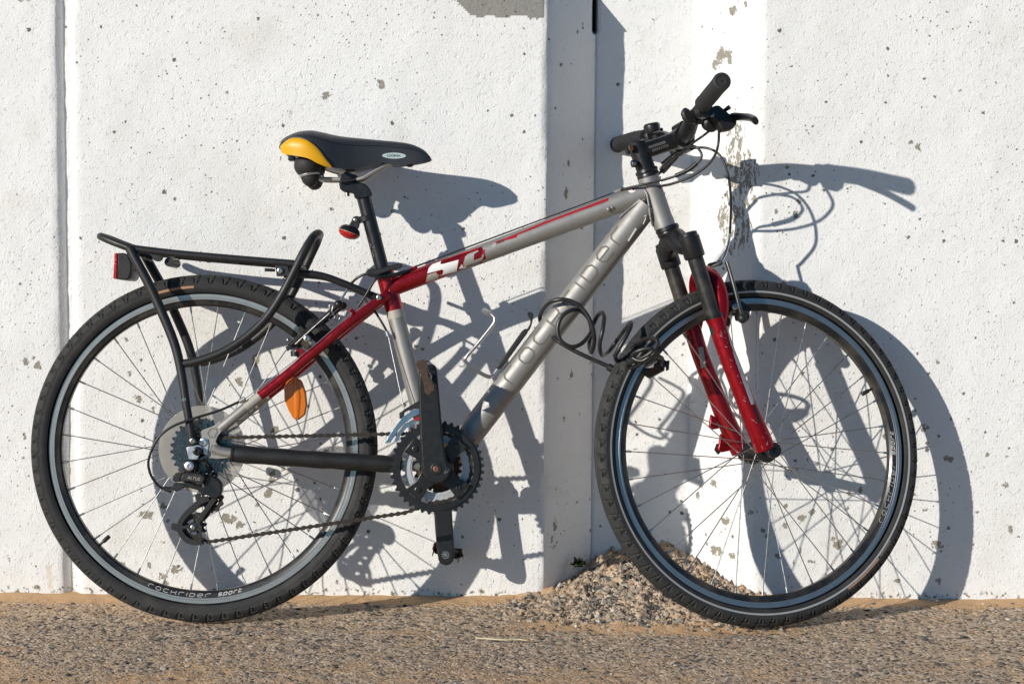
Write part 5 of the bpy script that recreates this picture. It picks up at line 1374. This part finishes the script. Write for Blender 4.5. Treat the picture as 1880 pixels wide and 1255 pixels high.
# ------------------------------------------------------------------ coiled cable lock hung on the bicycle
LOCK = empty('cable_lock', mtx=M_BIKE)
tag(LOCK, 'black coiled cable lock looped round the down tube and the front tyre', 'lock')
Z9 = lambda pts: zp(pts, 960, 380, 3.487)
lp = [(550, 1020, -.050), (470, 985, -.048), (330, 920, -.044), (215, 850, -.030), (150, 790, .020), (110, 720, .036), (125, 660, .010), (170, 612, -.028), (235, 592, -.040), (310, 603, -.042), (385, 655, -.044), (440, 750, -.046), (458, 850, -.040), (440, 930, -.020),
      (425, 880, .012), (437, 790, .020), (420, 715, .004), (370, 665, -.030), (310, 660, -.046), (250, 700, -.050), (222, 775, -.052), (240, 850, -.054), (300, 892, -.054), (365, 880, -.046), (425, 820, -.020), (450, 750, .005), (490, 682, -.010), (520, 690, -.045), (512, 780, -.070), (492, 880, -.066), (505, 945, -.040), (545, 930, -.006), (590, 870, .008), (645, 795, -.020), (692, 738, -.055), (680, 790, -.085), (630, 880, -.092), (592, 955, -.082),
      (620, 985, -.056), (690, 920, -.052), (770, 850, -.084), (840, 842, -.112), (862, 880, -.122), (800, 945, -.120), (710, 985, -.104), (672, 1005, -.085), (700, 1028, -.080), (780, 985, -.112), (845, 925, -.122), (800, 905, -.124), (730, 925, -.118), (700, 960, -.108), (760, 985, -.116), (830, 950, -.118), (890, 968, -.088), (880, 1010, -.062)]
m = MB(); m.tube([B(*Z9([(a, b)])[0], y) for a, b, y in lp], 0.0041, 12, 6); m.build('coiled_cable', MAT['cable'], LOCK)
m = MB(); a, b = B(*Z9([(542, 1018)])[0], -.050), B(*Z9([(580, 1040)])[0], -.052); m.tube([a, a + (b - a) * .1, a + (b - a) * .9, b], [.006, .0075, .0075, .005], 16); m.build('plug', MAT['plastic'], LOCK)
m = MB(); a, b = B(*Z9([(890, 1000)])[0], -.052), B(*Z9([(780, 1060)])[0], -.040); m.tube([a, a + (b - a) * .08, a + (b - a) * .9, b], [.010, .0145, .0145, .010], 20)
lb = m.build('lock_body', MAT['plastic'], LOCK)
m = MB(); m.tube([B(*Z9([(880, 985)])[0], -.060), B(*Z9([(925, 1010)])[0], -.060)], [.0065, .0055], 12); m.plate(Z9([(915, 985), (940, 980), (935, 1040), (918, 1050)]), -.066, -.056); m.build('key_collar', MAT['plastic'], LOCK, bevel=.001)

# ------------------------------------------------------------------ small things on the ground
def pebble(name, u, v, r, col, label, z=0.004, flat=.45):
    c = G(u, v, z)
    bm = bmesh.new(); bmesh.ops.create_icosphere(bm, subdivisions=2, radius=1.0)
    for q in bm.verts:
        k = 1 + 0.18 * math.sin(q.co.x * 3 + u) * math.cos(q.co.y * 4 + v)
        q.co = Vector((q.co.x * r * k * 1.2, q.co.y * r * k * .8, q.co.z * r * flat * k))
    me = bpy.data.meshes.new(name); bm.to_mesh(me); bm.free()
    me.polygons.foreach_set('use_smooth', [True] * len(me.polygons))
    me.materials.append(simple('pebble_' + str(u), col, .8, 0, .2, 200, .3, 300))
    o = bpy.data.objects.new(name, me); COL.objects.link(o); o.location = (c.x, c.y, c.z + r * flat * .4)
    tag(o, label, 'pebble')
pebble('pebble', 1714, 1102, .0085, (.42, .40, .36), 'flat grey pebble at the wall foot under the front wheel shadow', .008)
pebble('pebble', 852, 1087, .006, (.5, .38, .26), 'small tan pebble at the wall foot below the hanging pedal', .008)
pebble('pebble', 1806, 1108, .004, (.62, .52, .44), 'tiny pale pebble on the sand at the far right', .006)
pebble('pebble', 1154, 1037, .008, (.52, .24, .06), 'orange stone on the rubble beside the front tyre', .052, .8)
def straw():
    P = [G(u, v, .006) for u, v in ((873, 1170), (895, 1171.5), (925, 1173.5), (950, 1172.5), (968, 1175))]
    m = MB(); m.tube(P, [.0012, .0014, .0014, .0012, .0006], 7, 4)
    o = m.build('dry_straw', simple('dry_straw_fibre', (.66, .55, .36), .6, 0, .15, 200))
    tag(o, 'pale dry straw lying on the asphalt below the crank', 'straw')
straw()
def weed():
    c = W(1056, 1040, .085); root = empty('weed', mtx=Matrix.Translation((c.x + .004, .066, c.z + .004)))
    tag(root, 'tiny dark green weed growing where the rubble meets the recess wall', 'weed')
    mt = simple('weed_leaf', (.035, .05, .012), .6, 0, .5, 300)
    r = random.Random(4)
    for k in range(46):
        a = r.uniform(0, 2 * PI); e = r.uniform(.25, 1.3); L = r.uniform(.012, .024); w = L * .28
        b = Vector((r.uniform(-.006, .006), r.uniform(-.006, .004), r.uniform(0, .006)))
        d = Vector((math.cos(a) * math.cos(e), math.sin(a) * math.cos(e) - .25, math.sin(e))).normalized(); s_ = d.cross(Vector((0, 0, 1))).normalized() * w; n = s_.cross(d).normalized() * w * .3
        m = MB(); m.add([b, b + d * L * .45 + s_ - n, b + d * L - n * 2, b + d * L * .45 - s_ - n, b + d * L * .5 + n], [(0, 1, 4), (1, 2, 4), (2, 3, 4), (3, 0, 4)])
        m.build('leaf', mt, root, smooth=False)
weed()
